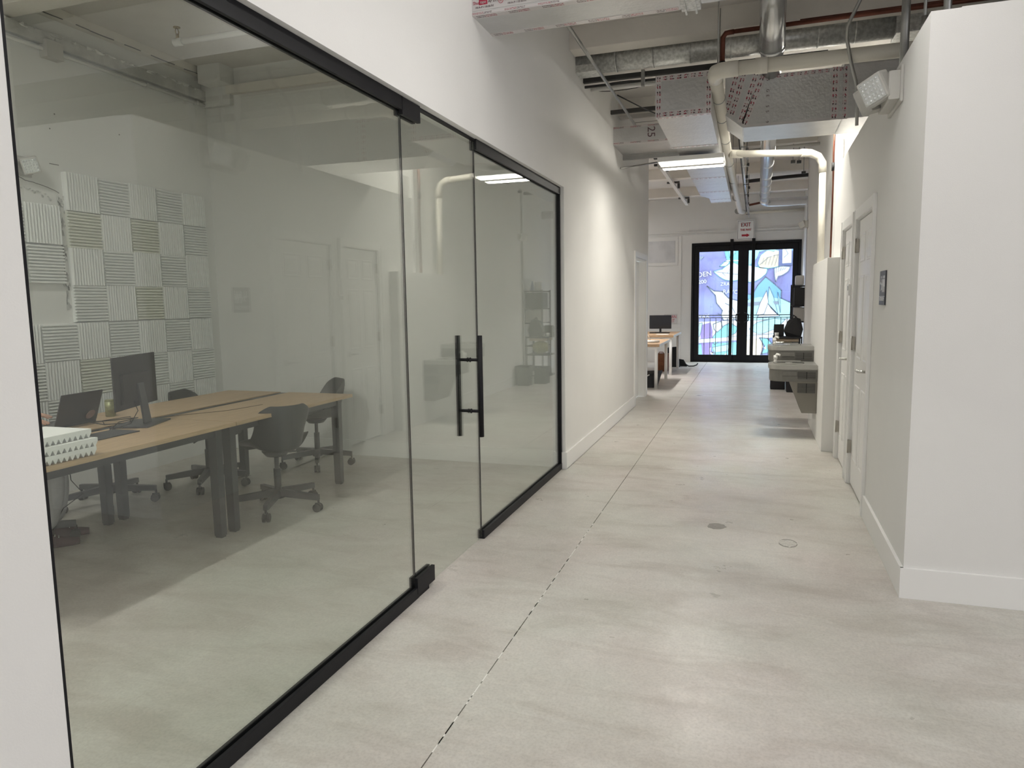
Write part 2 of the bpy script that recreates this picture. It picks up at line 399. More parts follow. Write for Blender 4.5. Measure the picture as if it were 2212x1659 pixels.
# ------------------------------------------------------------------ glazing of the meeting room
def channel(mb, y0, y1, z0, z1, hw=.022):
    mb.box(XG-hw, XG-.007, y0, y1, z0, z1, bev=.001).box(XG+.007, XG+hw, y0, y1, z0, z1, bev=.001)
    zz = (z1-.012, z1) if z0 > 1 else (z0, z0+.012)
    mb.box(XG-.007, XG+.007, y0, y1, *zz)
    return mb
w1 = sempty('window_1', label='large tinted glass pane left of the glass door, black channels')
ob('glass_pane', MB().box(XG-.005, XG+.005, Y0+.012, YP-.006, .014, ZH-.014), glass, w1)
ob('top_channel', channel(MB(), Y0, YP, ZH-.062, ZH-.001), black, w1)
ob('bottom_channel', channel(MB(), Y0, YP, .001, .055), black, w1)
ob('side_channel', MB().box(XG-.010, XG+.010, Y0-.038, Y0+.000, .0, ZH-.001), black, w1)
ob('edge_seal', MB().box(XG-.0055, XG+.0055, YP-.0058, YP-.0010, .056, ZH-.062), black, w1)
w2 = sempty('window_2', label='tinted glass pane right of the glass door, black channels')
ob('glass_pane', MB().box(XG-.005, XG+.005, YD+.006, YE-.016, .014, ZH-.014), glass, w2)
ob('top_channel', channel(MB(), YD+.002, YE-.004, ZH-.062, ZH-.001), black, w2)
ob('bottom_channel', channel(MB(), YD+.002, YE-.004, .001, .055), black, w2)
ob('side_channel', MB().box(XG-.02, XG+.02, YE-.024, YE-.003, .0, ZH), black, w2)
ob('edge_seal', MB().box(XG-.0055, XG+.0055, YD+.001, YD+.0058, .056, ZH-.062), black, w2)
d1 = sempty('door_1', label='frameless glass door with long black pull handles')
ob('glass_pane', MB().box(XG-.005, XG+.005, YP+.004, YD-.004, .012, ZH-.02), glass, d1)
def patch(y0, y1, z0, z1):
    mb = MB().box(XG+.0055, XG+.024, y0, y1, z0, z1, bev=.002).box(XG-.024, XG-.0055, y0, y1, z0, z1, bev=.002)
    return mb
ob('top_patch', patch(YP-.012, 3.24, ZH-.083, ZH-.003).box(XG-.006, XG+.006, YP, 3.2, ZH-.018, ZH-.002), black, d1)
ob('bottom_patch', patch(YP-.012, 3.255, .022, .104).box(XG-.02, XG+.02, YP-.01, 3.19, .001, .020), black, d1)
ob('head_strip', MB().box(XG-.012, XG+.012, 3.24, YD+.002, ZH-.010, ZH-.001), black, d1)
h1 = ob('pull_handle', MB().cyl((XG+.07, 3.852, .675), (XG+.07, 3.852, 1.275), .0155, n=24), black, d1)
tag(h1, 'outer black tubular pull handle')
h2 = ob('pull_handle', MB().cyl((XG-.07, 3.852, .675), (XG-.07, 3.852, 1.275), .0155, n=24), black, d1)
tag(h2, 'inner black tubular pull handle')
for z in (1.132, .828):
    ob('standoff', MB().cyl((XG-.07, 3.852, z), (XG+.07, 3.852, z), .009).cyl((XG-.011, 3.852, z), (XG-.0055, 3.852, z), .014).cyl((XG+.0055, 3.852, z), (XG+.011, 3.852, z), .014), black, d1)

# ------------------------------------------------------------------ six-panel doors in the right wall (local: y along the wall, -x into the corridor)
def six_panel(name, ya, yb, label, latch_near=True, sgn=-1, x0=None, rz=-ANG, door_no=2):
    xo = RX(ya) if x0 is None else x0
    d = sempty(name, (xo, ya, 0), rz, label); W = yb-ya
    H = 2.035
    leaf = MB().box(.012, .047, .004, W-.004, .012, H, bev=.001)
    lf = ob('door_leaf', leaf, door_w, d)
    st = .105*W/.82; cw = (W-3*st)/2
    rows = [(.20, .78), (.90, 1.50), (1.60, 1.90)]; rows = [(.22, .80), (1.0, 1.62), (1.72, 1.93)]
    for (z0, z1) in rows:
        for c in range(2):
            y0 = st+c*(cw+st); y1 = y0+cw
            mb = MB(); b = bmesh.new(); e = .028; dp = .0
            def ring(i, x): return [(x, y0+i, z0+i), (x, y1-i, z0+i), (x, y1-i, z1-i), (x, y0+i, z1-i)]
            R = [ring(0, .0118), ring(.004, .0065), ring(.012, .0065), ring(.020, .0112), ring(.024, .0112), ring(.048, .0045)]
            vs = [[b.verts.new(p) for p in r] for r in R]
            for k in range(len(vs)-1):
                for q in range(4): b.faces.new((vs[k][q], vs[k][(q+1) % 4], vs[k+1][(q+1) % 4], vs[k+1][q]))
            b.faces.new(vs[-1]); back = [b.verts.new((.0125, p[1], p[2])) for p in R[0]]
            for q in range(4): b.faces.new((back[q], back[(q+1) % 4], vs[0][(q+1) % 4], vs[0][q]))
            b.faces.new(back[::-1]); mb.add(b)
            ob('door_panel', mb, door_w, lf)
    # casing
    c0, c1 = -.018, .0
    ob('casing', MB().box(c0, c1, -.085, -.008, 0, 2.122, bev=.003).box(c0-.004, c0+.003, -.083, -.060, 0, 2.120, bev=.002), trim_w, d)
    ob('casing', MB().box(c0, c1, W+.008, W+.085, 0, 2.122, bev=.003).box(c0-.004, c0+.003, W+.060, W+.083, 0, 2.120, bev=.002), trim_w, d)
    ob('casing', MB().box(c0, c1, -.0085, W+.0085, 2.045, 2.121, bev=.003), trim_w, d)
    ob('door_stop', MB().box(0, .05, -.018, -.001, 0, 2.055).box(0, .05, W+.001, W+.018, 0, 2.055).box(0, .05, 0, W, 2.040, 2.058), trim_w, d)
    hy, ly = (W-.002, .065) if latch_near else (.002, W-.065)
    for z in (.25, 1.06, 1.80):
        ob('hinge', MB().box(-.010, .010, hy-.014, hy+.012, z, z+.10, bev=.001).cyl((-.012, hy, z-.003), (-.012, hy, z+.103), .007), hinge_m, d)
    s = 1 if latch_near else -1
    ob('lever_handle', MB().cyl((-.004, ly, .96), (.012, ly, .96), .030, n=24).cyl((-.055, ly, .96), (-.003, ly, .96), .010).tube([(-.055, ly-s*.01, .96), (-.056, ly+s*.05, .962), (-.052, ly+s*.11, .956)], .0085), chrome, d)
    ob('latch_plate', MB().box(.008, .0118, ly-s*.062-.006, ly-s*.062+.006, .93, .99), hinge_m, d)
    return d
six_panel('door_2', *DR[1], 'nearest white six-panel door in the right wall')
six_panel('door_3', *DR[2], 'second white six-panel door, beside the fountain chase')
# doorway in the left wall further along
d4 = sempty('door_4', label='white cased doorway in the left wall beyond the glass')
ob('casing', MB().box(XW, XW+.018, 9.70, 9.78, 0, 2.13, bev=.003), trim_w, d4)
ob('casing', MB().box(XW, XW+.018, 10.80, 10.88, 0, 2.13, bev=.003), trim_w, d4)
ob('casing', MB().box(XW, XW+.0175, 9.779, 10.801, 2.052, 2.129, bev=.003), trim_w, d4)
ob('jamb', MB().box(XWB, XW, 9.78, 9.796, 0, 2.05).box(XWB, XW, 10.784, 10.80, 0, 2.05).box(XWB, XW, 9.79, 10.79, 2.036, 2.052), trim_w, d4)
ob('door_leaf', MB().box(XWB-.02, XWB+.02, 9.80, 10.78, .01, 2.03, bev=.002), door_w, d4)

# far double door
d5 = sempty('door_5', label='black framed glass double doors at the corridor end')
FY0, FY1 = YF-.02, YF+.09; xm_ = -.205
ob('door_threshold', MB().box(DX0, DX1, FY0, FY1+.04, .0, .014).box(xm_-.016, xm_+.016, FY0+.012, FY0+.022, .014, DZ-.07).box(DX0+.04, DX0+.075, FY0+.04, FY1, 0, DZ-.05).box(DX1-.08, DX1-.045, FY0+.04, FY1, 0, DZ-.05).box(DX0, DX1, FY0+.04, FY1, DZ-.08, DZ-.05), black, d5)
ob('door_frame', MB().box(DX0, DX0+.055, FY0, FY1, 0, DZ, bev=.004).box(DX1-.06, DX1, FY0, FY1, 0, DZ, bev=.004).box(DX0+.0545, DX1-.0595, FY0+.0005, FY1, DZ-.06, DZ, bev=.001), black, d5)
xm = -.205
for (a, b_) in ((DX0+.06, xm-.004), (xm+.004, DX1-.065)):
    L_ = ob('door_leaf', MB().box(a, a+.11, FY0+.02, FY1-.03, .012, DZ-.065, bev=.003).box(b_-.11, b_, FY0+.02, FY1-.03, .012, DZ-.065, bev=.003)
            .box(a, b_, FY0+.021, FY1-.031, .012, .17, bev=.003).box(a, b_, FY0+.021, FY1-.031, DZ-.20, DZ-.065, bev=.003), black, d5)
    ob('glass_pane', MB().box(a+.10, b_-.10, YF+.02, YF+.026, .17, DZ-.16), glass_clear, L_)
for s in (-1, 1):
    hx = xm+s*.13
    ob('door_handle', MB().tube([(xm+s*.05, FY0+.02, .92), (xm+s*.07, FY0-.045, .93), (hx, FY0-.055, .96), (hx+s*.005, FY0-.055, 1.05), (hx, FY0-.055, 1.10), (xm+s*.07, FY0-.045, 1.13), (xm+s*.05, FY0+.02, 1.14)], .012), black, d5)
for x in (-.458, .008):
    bar = MB().box(x-.036, x+.036, FY0-.065, FY0-.025, .05, 2.80, bev=.003).box(x-.02, x+.02, FY0-.03, YF-.02, 2.745, 2.795).box(x-.02, x+.02, FY0-.03, FY0+.03, .05, .09)
    ob('security_bar', bar, black, d5)

# ------------------------------------------------------------------ outside: balcony, railing, painted wall
struct('floor_balcony', MB().box(-4, 4, YF+.14, 18.35, -.15, -.01), mat('balcony_concrete', (.5, .5, .48), .8, var=.1))
struct('ground_alley', MB().box(-9, 9, 18.35, 23, -3.2, -3.0), mat('alley_asphalt', (.3, .3, .3), .9, var=.2))
rl = thing('balcony_railing', 'black metal balcony railing outside the far glass doors', 'railing', (0, 18.0, 0))
ob('top_rail', MB().box(-3, 3, -.02, .02, 1.055, 1.075), blackm, rl)
ob('lower_rail', MB().box(-3, 3, -.012, .012, .995, 1.012), blackm, rl)
ob('bottom_rail', MB().box(-3, 3, -.012, .012, .08, .10), blackm, rl)
for i in range(43): ob('baluster', MB().box(-.007, .007, -.007, .007, .09, 1.0), blackm, rl, loc=(-2.85+i*.135, 0, 0))
for x in (-2.9, -1.62, 1.35, 2.9): ob('railing_post', MB().box(x-.02, x+.02, -.02, .02, -.01, 1.07), blackm, rl)

YM = 20.6
mural = tag(sempty('wall_outside'), 'exterior wall painted with a purple and teal leaf mural')
def mural_ground():
    m = bpy.data.materials.new('mural_ground'); m.use_nodes = True; nt = m.node_tree; b = nt.nodes['Principled BSDF']; L = nt.links.new; N = nt.nodes.new
    tc = N('ShaderNodeTexCoord'); n = N('ShaderNodeTexNoise'); n.inputs['Scale'].default_value = 1.1; n.inputs['Detail'].default_value = 5; L(tc.outputs['Object'], n.inputs['Vector'])
    r = N('ShaderNodeValToRGB'); e = r.color_ramp.elements
    e[0].position = .36; e[0].color = (.031, .030, .085, 1); e[1].position = .64; e[1].color = (.062, .078, .145, 1)
    k = e.new(.5); k.color = (.045, .050, .115, 1)
    L(n.outputs['Fac'], r.inputs[0]); L(r.outputs[0], b.inputs['Base Color']); b.inputs['Roughness'].default_value = .8; return m
ob('painted_ground', MB().box(-9, 9, YM, YM+.3, -3.0, 5.5), mural_ground(), mural)
pc = {'white': mat('paint_white', (.88, .9, .9), .8, var=.08, vscale=2), 'cream': mat('paint_cream', (.86, .72, .50), .8, var=.05), 'teal': mat('paint_teal', (.20, .66, .70), .8, var=.12, vscale=2),
      'aqua': mat('paint_aqua', (.45, .82, .86), .8, var=.1, vscale=2), 'blue': mat('paint_blue', (.16, .48, .80), .8, var=.15, vscale=2), 'navy': mat('paint_navy', (.06, .10, .30), .8),
      'purple': mat('paint_purple', (.24, .16, .50), .8, var=.15, vscale=3), 'line': mat('paint_line', (.05, .10, .20), .8), 'slate': mat('paint_slate', (.22, .28, .38), .8), 'lteal': mat('paint_tealline', (.12, .42, .50), .8)}
for _m in pc.values():
    for _n in _m.node_tree.nodes:
        if _n.type == 'VALTORGB':
            for _e in _n.color_ramp.elements: _e.color = tuple(c*.19 for c in _e.color[:3])+(1,)
        if _n.type == 'BSDF_PRINCIPLED': _n.inputs['Base Color'].default_value = tuple(c*.19 for c in _n.inputs['Base Color'].default_value[:3])+(1,)
def mp(cx, cy):
    # mural coordinates (drawn on a 1100 x 1200 sheet) to metres on the wall
    return (-1.435+(cx-725)*.002262+ (cy-500)*.00006, 2.80-(cy-500)*.002475+(cx-725)*.00008)
def painted(name, pts, colr, layer, line=None, lw=.010):
    P = [mp(*p) for p in pts]
    o = ob(name, MB().prism(P, 'y', YM-.003*layer, YM), pc[colr], mural)
    if line:
        mb = MB()
        for i in range(len(P)):
            a = Vector(P[i]); b_ = Vector(P[(i+1) % len(P)]); d = b_-a
            if d.length < 1e-4: continue
            n = Vector((-d.y, d.x)).normalized()*lw; e = d.normalized()*lw*.6
            mb.prism([tuple(a-n-e), tuple(b_-n+e), tuple(b_+n+e), tuple(a+n-e)], 'y', YM-.003*layer-.002, YM)
        ob('painted_outline', mb, pc[line], o)
    return o
def stroke(pts, colr, layer, lw=.008, parent=None):
    P = [Vector(mp(*p)) for p in pts]; mb = MB()
    for a, b_ in zip(P[:-1], P[1:]):
        d = b_-a; n = Vector((-d.y, d.x)).normalized()*lw
        mb.prism([tuple(a-n), tuple(b_-n), tuple(b_+n), tuple(a+n)], 'y', YM-.003*layer-.001, YM)
    return ob('painted_line', mb, pc[colr], parent or mural)
painted('painted_stem', [(1030, 440), (1230, 440), (1215, 560), (1205, 700), (1215, 800), (1160, 770), (1120, 690), (1070, 650), (1045, 590), (1030, 520)], 'teal', 3, 'lteal')
painted('painted_stem', [(1060, 440), (1180, 440), (1150, 560), (1090, 600)], 'aqua', 4, 'lteal')
painted('painted_stem', [(1300, 440), (1560, 440), (1500, 540), (1430, 560), (1390, 640), (1330, 690), (1290, 700)], 'aqua', 3, 'lteal')
painted('painted_leaf', [(1410, 680), (1440, 600), (1500, 555), (1570, 540), (1650, 560), (1720, 600), (1725, 690), (1650, 730), (1540, 745), (1430, 730)], 'cream', 5, 'lteal')
lv = painted('painted_leaf', [(900, 742), (1000, 722), (1060, 680), (1120, 650), (1230, 700), (1300, 780), (1220, 850), (1120, 858), (1030, 842), (960, 800)], 'white', 5, 'lteal')
painted('painted_leaf', [(970, 690), (1030, 640), (1090, 640), (1060, 690)], 'cream', 4, 'lteal')
painted('painted_leaf', [(1290, 690), (1400, 720), (1520, 750), (1505, 800), (1440, 850), (1360, 885), (1300, 880)], 'white', 5, 'lteal')
painted('painted_leaf', [(1598, 745), (1680, 730), (1775, 742), (1750, 790), (1690, 825), (1640, 835), (1612, 890), (1600, 820)], 'white', 5, 'slate')
painted('painted_stem', [(1500, 440), (1650, 440), (1640, 530), (1590, 565), (1530, 545)], 'aqua', 6, 'lteal')
for a in range(5): stroke([(1600-a*35, 720-a*6), (1640-a*40, 600+a*6)], 'slate', 7, .004)
stroke([(1430, 700), (1540, 620), (1650, 600)], 'slate', 7, .006)
for a in range(5): stroke([(1620+a*28, 745), (1615+a*22, 800-a*8)], 'slate', 7, .004)
stroke([(920, 745), (1060, 770), (1250, 800)], 'slate', 7, .005)
stroke([(1060, 770), (1110, 700)], 'slate', 7, .004); stroke([(1000, 760), (1040, 800)], 'slate', 7, .004)
fr = painted('painted_window', [(1655, 440), (1930, 440), (1930, 725), (1640, 725)], 'navy', 7)
painted('painted_window', [(1690, 470), (1790, 470), (1785, 700), (1685, 700)], 'white', 8)
painted('painted_window', [(1790, 440), (1930, 440), (1930, 570), (1790, 570)], 'blue', 8)
stroke([(1705, 520), (1750, 600), (1700, 640)], 'slate', 9, .006)
painted('painted_peak', [(1290, 1010), (1350, 1020), (1410, 920), (1500, 835), (1590, 910), (1675, 990), (1672, 1075), (1760, 1120), (1900, 1180), (1900, 1300), (1290, 1300)], 'blue', 3, 'line', .012)
painted('painted_peak', [(1290, 1080), (1420, 1050), (1560, 1060), (1670, 1080), (1760, 1125), (1900, 1185), (1900, 1300), (1290, 1300)], 'aqua', 4)
painted('painted_spike', [(1540, 945), (1590, 1060), (1640, 1260), (1560, 1180), (1520, 1120)], 'aqua', 5, 'line', .006)
painted('painted_spike', [(1510, 985), (1530, 1110), (1480, 1240), (1390, 1250), (1440, 1110)], 'white', 6, 'line', .006)
painted('painted_spike', [(1520, 1120), (1660, 1270), (1400, 1270), (1470, 1210)], 'white', 5, 'line', .006)
painted('painted_band', [(1290, 1105), (1450, 1100), (1430, 1140), (1290, 1150)], 'slate', 5)
painted('painted_band', [(1580, 1105), (1640, 1105), (1650, 1140), (1600, 1140)], 'slate', 6)
painted('painted_spike', [(1635, 1010), (1660, 1090), (1665, 1230), (1645, 1120)], 'aqua', 7, 'line', .005)
painted('painted_wing', [(820, 900), (900, 958), (1000, 970), (1070, 1045), (1180, 1080), (1300, 1070), (1300, 1290), (1010, 1290), (985, 1230), (1000, 1180), (960, 1130), (930, 1095), (918, 1010)], 'white', 3, 'line', .012)
stroke([(985, 1230), (960, 1228), (950, 1210)], 'line', 5, .01)
stroke([(1030, 1100), (1110, 1140), (1150, 1220)], 'line', 5, .006); stroke([(1070, 1190), (1150, 1290)], 'line', 5, .006)
painted('painted_band', [(560, 1300), (1900, 1290), (1900, 1480), (560, 1500)], 'white', 2)
painted('painted_leaf', [(880, 1480), (960, 1380), (1090, 1320), (1180, 1380), (1150, 1440), (1000, 1500), (900, 1560)], 'teal', 6, 'line', .007)
painted('painted_band', [(762, 1330), (860, 1310), (880, 1400), (870, 1680), (755, 1680), (735, 1420)], 'purple', 4)
painted('painted_leaf', [(640, 1330), (760, 1310), (740, 1420), (700, 1500), (640, 1480)], 'aqua', 5, 'line', .006)
painted('painted_shape', [(890, 1330), (980, 1300), (1000, 1370), (940, 1420), (900, 1390)], 'white', 7, 'line', .009)
painted('painted_band', [(560, 1500), (1900, 1450), (1900, 1490), (560, 1545)], 'white', 7, 'slate', .005)
painted('painted_band', [(560, 1560), (1180, 1540), (1180, 1760), (560, 1760)], 'teal', 3)
painted('painted_band', [(880, 1590), (1080, 1560), (1060, 1640), (900, 1650)], 'aqua', 5, 'line', .005)
painted('painted_leaf', [(1430, 1500), (1520, 1510), (1570, 1570), (1580, 1660), (1450, 1680), (1490, 1600)], 'teal', 8, 'line', .012)
painted('painted_band', [(1200, 1500), (1440, 1490), (1470, 1600), (1430, 1700), (1200, 1700)], 'cream', 6)
painted('painted_band', [(1580, 1500), (1900, 1470), (1900, 1700), (1590, 1700)], 'cream', 6, 'slate', .006)
painted('painted_leaf', [(1310, 1400), (1400, 1330), (1600, 1290), (1720, 1310), (1620, 1400), (1480, 1450), (1400, 1450)], 'aqua', 6, 'line', .005)
painted('painted_band', [(560, 1740), (1900, 1700), (1900, 1900), (560, 1900)], 'purple', 5)
for k in range(22):
    x = random.uniform(600, 1850); y = random.uniform(1600, 1760)
    painted('painted_fleck', [(x, y), (x+random.uniform(20, 60), y-random.uniform(8, 30)), (x+random.uniform(10, 50), y+random.uniform(15, 40))], random.choice(['white', 'white', 'slate', 'aqua']), 9)
painted('painted_shape', [(728, 560), (790, 570), (745, 610)], 'slate', 4)
for s_, cx, cy, sz, rot in (('DEN', 792, 768, .19, .12), ('200', 765, 850, .15, .1), ('ZRAY', 1050, 890, .13, 0.), ('RAYO', 1100, 980, .16, -.05), ('WAX', 765, 1240, .15, .1)):
    x, z = mp(cx, cy)
    text('painted_lettering', s_, sz, pc['white'], mural, Matrix.Translation((x, YM-.03, z)) @ Matrix.Rotation(PI/2, 4, 'X') @ Matrix.Rotation(rot, 4, 'Z'), .003)

# ------------------------------------------------------------------ acoustic foam on the room's back wall
def foam_mesh(vert, m, s=.298, n=12):
    prof = [(0, 0)]; d0, d1 = .022, .046
    for i in range(n):
        a = s*i/n; w_ = s/n
        prof += [(a+.001, d0), (a+w_*.32, d1), (a+w_*.62, d1)]
    prof += [(s, d0), (s, 0)]
    if vert: mb = MB().prism([(d, a) for a, d in prof], 'z', 0, s)          # poly in (x,y), extruded in z
    else: mb = MB().prism([(d, a) for a, d in prof], 'y', 0, s)             # poly in (x,z), extruded in y
    return mb.mesh('foam_panel', m)
FM = {(v, k): foam_mesh(v, k) for v in (True, False) for k in (foam_m, foam_y)}
fp = tag(sempty('trim_13'), 'checkerboard of ribbed white acoustic foam squares on the room back wall')
tops = [2.545, 2.245, 1.953, 1.657, 1.352, 1.055, .757]
for r in range(7):
    for c in range(-3, 5):
        if c < 0 and r < 4: continue
        v = (r+c) % 2 == 0
        k = foam_y if random.random() < .22 and not v else foam_m
        link('foam_panel', FM[(v, k)], fp, (XBK, 4.31+c*.304+random.uniform(-.002, .002), tops[r]-.299))
for (y, z, v) in ((3.95, 2.268, True), (3.95, 1.96, False), (3.64, 2.268, False), (3.64, 1.96, True)):
    link('foam_panel', FM[(v, foam_m)], fp, (XBK, y, z-.299))
# chipped plaster patch between the foam blocks, ledge and conduit along the back wall
ch = tag(sempty('trim_14'), 'chipped plaster edge and cracked ledge on the room back wall')
for k in range(70):
    z = random.uniform(1.45, 2.36); y = 4.275+random.gauss(0, .012)
    s = random.uniform(.006, .02)
    ob('plaster_chip', MB().hull([(XBK+random.uniform(0, .012), y+random.uniform(-s, s), z+random.uniform(-s*2, s*2)) for _ in range(7)]), plaster if k % 7 else mat('crack_and_shade', (.2, .2, .19), .9), ch)
for k in range(30):
    t_ = k/30; y = 3.6+.62*t_; z = 2.415-.10*t_**2+random.uniform(-.012, .012)
    ob('plaster_chip', MB().hull([(XBK+random.uniform(0, .01), y+random.uniform(-.014, .014), z+random.uniform(-.012, .012)) for _ in range(7)]), plaster, ch)
ob('ledge', MB().box(XBK, XBK+.05, 2.5, YEND, 3.475, 3.57, bev=.004), plaster, ch)
for k in range(60):
    y = random.uniform(3.4, YEND-.1); s = random.uniform(.01, .06)
    ob('plaster_chip', MB().hull([(XBK+.05+random.uniform(-.002, .012), y+random.uniform(-s, s), 3.565+random.uniform(-.02, .012)) for _ in range(7)]), random.choice([plaster, wall_w]), ch)
dk = mat('crack_and_shade', (.2, .2, .19), .9)
y = 2.6
while y < YEND-.25:
    l = random.uniform(.06, .3); ob('ceiling_shade_line', MB().tube([(XBK+.078, y, 3.699+random.uniform(-.004, .004)), (XBK+.082, y+l/2, 3.697+random.uniform(-.006, .004)), (XBK+.079, y+l, 3.699)], .0045, n=5), dk, ch); y += l+random.uniform(0, .12)  # dark lines standing in for shading where wall meets ceiling
ob('wall_crack', MB().tube([(XBK+.001, 4.10+.03*i, 2.42-.004*i-.05*(i/8)**3+random.uniform(-.004, .004)) for i in range(-14, 7)], .003, n=5), dk, ch)
ob('wall_crack', MB().tube([(XBK+.001, 4.272+random.uniform(-.006, .006), 2.34-.045*i) for i in range(20)], .003, n=5), dk, ch)
for (cy_, cz_) in ((4.9, 2.95), (4.3, 2.98), (4.25, 2.86), (3.95, 3.1)): ob('nail_hole', MB().sphere((XBK, cy_, cz_), .006, n=6), dk, ch)
ob('scratch_mark', MB().box(XBK, XBK+.002, 4.22, 4.30, 2.588, 2.594), dk, ch)
ob('wall_head_beam', MB().box(XBK, XBK+.08, 0, YEND, 3.70, ZC, bev=.004), beam_w, ch)
ob('corner_pier', MB().box(XBK, XBK+.34, YEND-.05, YEND, 3.42, 3.70, bev=.01).box(XBK+.10, XBK+.36, YEND-.20, YEND, 3.60, ZC, bev=.008), wall_w, ch)
ob('end_ledge', MB().box(XBK+.3, XWB, YEND-.06, YEND, 3.52, 3.60, bev=.004), beam_w, ch)
cd1 = thing('wall_conduit', 'white conduit with a junction box along the room back wall ledge', 'conduit', (XBK+.03, 0, 3.44))
ob('conduit_pipe', MB().cyl((0, 2.6, 0), (0, 6.0, 0), .014), wall_w, cd1)
ob('junction_box', MB().box(-.03, .05, 4.22, 4.36, -.06, .07, bev=.004), lampbody, cd1)
for y in (3.6, 5.2, 5.8): ob('clip', MB().box(-.03, .018, y, y+.02, -.018, .018), wall_w, cd1)

# sprinkler branch in the room
sp = thing('sprinkler_pipe', 'white sprinkler branch pipe with a brass head under the meeting room ceiling', 'pipe', (-4.25, 4.62, 3.5))
ob('branch_pipe', MB().cyl((0, 0, 0), (1.3, .03, .0), .021).cyl((-.03, 0, 0), (.05, 0, 0), .029), wall_w, sp)
ob('sprinkler_head', MB().cyl((.0, 0, .02), (.0, 0, .06), .012).cyl((0, 0, .105), (0, 0, .11), .026).tube([(0, -.014, .06), (0, -.018, .08), (0, -.006, .105)], .003).tube([(0, .014, .06), (0, .018, .08), (0, .006, .105)], .003), mat('brass', (.35, .26, .12), .35, 1.), sp)
ob('hanger', MB().cyl((.9, .02, 0), (.9, .02, .27), .005), steel, sp)

# ------------------------------------------------------------------ benches, chairs and things in the meeting room
def make_table(label, y0, y1, name='office_table'):
    t = thing(name, label, 'table', (-3.69, (y0+y1)/2, 0)); L2 = (y1-y0)/2-.003
    ob('table_top', MB().box(.015, .62, -L2, L2, .716, .741, bev=.0015), wood, t)
    ob('table_top', MB().box(-.61, -.075, -L2, L2, .716, .741, bev=.0015), wood, t)
    ob('cable_tray', MB().box(-.072, .012, -L2, L2, .690, .735, bev=.001), frame_g, t)
    ob('cable_slot', MB().box(-.055, -.008, -.28, .28, .7351, .7365), blackm, t)
    fr = MB()
    for x in (-.52, .50): fr.box(x-.02, x+.02, -L2+.04, L2-.04, .655, .715)
    for y in (-L2+.055, L2-.055): fr.box(-.54, .52, y-.02, y+.02, .660, .715)
    ob('table_frame', fr, frame_g, t)
    for x in (-.44, .50):
        for s in (-1, 1):
            y = s*(L2-.06); tp = .03
            ob('table_leg', MB().hull([(x+a*.033+.0, y+b_*.027, .70) for a in (-1, 1) for b_ in (-1, 1)]+[(x+a*.028+.0, y+b_*.024, .012) for a in (-1, 1) for b_ in (-1, 1)]).box(x-.024, x+.024, y-.02, y+.02, 0, .012), frame_g, t)
    return t
make_table('oak-topped bench table nearer the left wall, with monitor and laptop', 2.235, 3.62)
make_table('empty oak-topped bench table at the far end by the doors\' reflection', 3.62, 5.005)

def shell_mesh():
    b = bmesh.new(); NU, NV = 12, 20
    prof = [(0.235, .415), (.22, .445), (.15, .452), (.05, .445), (-.06, .435), (-.14, .437), (-.19, .462), (-.222, .52), (-.24, .60), (-.252, .665), (-.262, .735), (-.264, .785)]
    wid = [.13, .195, .228, .236, .232, .222, .212, .200, .196, .206, .200, .125]
    curl = [.0, .018, .045, .085, .115, .14, .15, .12, .095, .075, .05, .02]
    def samp(t):
        k = t*(len(prof)-1); i = min(int(k), len(prof)-2); f = k-i; f = f*f*(3-2*f)*.3+f*.7
        L = lambda a, c: a+(c-a)*f
        return L(prof[i][0], prof[i+1][0]), L(prof[i][1], prof[i+1][1]), L(wid[i], wid[i+1]), L(curl[i], curl[i+1])
    G = []
    for j in range(NV+1):
        t = j/NV; y, z, w_, c = samp(t); row = []
        bk = max(0., min(1., (t-.42)/.16))
        for i in range(NU+1):
            u = -1+2*i/NU; q = abs(u)**2.6
            row.append(b.verts.new((u*w_*(1-.06*q), y+bk*q*c*1.55, z+(1-bk*.75)*q*c)))
        G.append(row)
    for j in range(NV):
        for i in range(NU):
            f = b.faces.new((G[j][i], G[j][i+1], G[j+1][i+1], G[j+1][i])); f.smooth = True
    # slot between the seat and the back
    me = bpy.data.meshes.new('seat_shell'); b.to_mesh(me); b.free(); me.materials.append(shellm); return me
SHELL = shell_mesh()
def make_chair(label):
    t = thing('swivel_chair', label, 'chair', group='black swivel chairs around the bench tables')
    s = link('seat_shell', SHELL, t)
    md = s.modifiers.new('th', 'SOLIDIFY'); md.thickness = .010; md.offset = 0
    md = s.modifiers.new('sub', 'SUBSURF'); md.levels = 1; md.render_levels = 1
    ob('gas_column', MB().cyl((0, 0, .12), (0, 0, .30), .025).cyl((0, 0, .30), (0, 0, .42), .016).cyl((0, 0, .395), (0, 0, .43), .07, .10).cyl((0, 0, .085), (0, 0, .15), .045, .030), frame_g, t)
    ob('tilt_lever', MB().tube([(.03, 0, .41), (.14, .01, .405), (.21, .01, .395)], .006), frame_g, t)
    for k in range(5):
        a = 2*PI*k/5+.3; c, s_ = math.cos(a), math.sin(a); R = Matrix.Rotation(a, 4, 'Z')
        mb = MB(); b = bmesh.new()
        pts = [(.03, -.026, .10), (.03, .026, .10), (.03, .022, .150), (.03, -.022, .150), (.325, -.017, .085), (.325, .017, .085), (.325, .015, .122), (.325, -.015, .122)]
        for p in pts: b.verts.new(p)
        bmesh.ops.convex_hull(b, input=b.verts[:]); mb.add(b, R)
        arm = ob('base_arm', mb, frame_g, t)
        b2 = MB().cyl((.315, -.024, .030), (.315, -.006, .030), .030, n=18).cyl((.315, .006, .030), (.315, .024, .030), .030, n=18).cyl((.322, 0, .03), (.322, 0, .09), .008).box(.295, .345, -.007, .007, .028, .062, bev=.003)
        for v in b2.bm.verts: v.co = R @ v.co
        ob('caster', b2, rubber, arm)
    return t
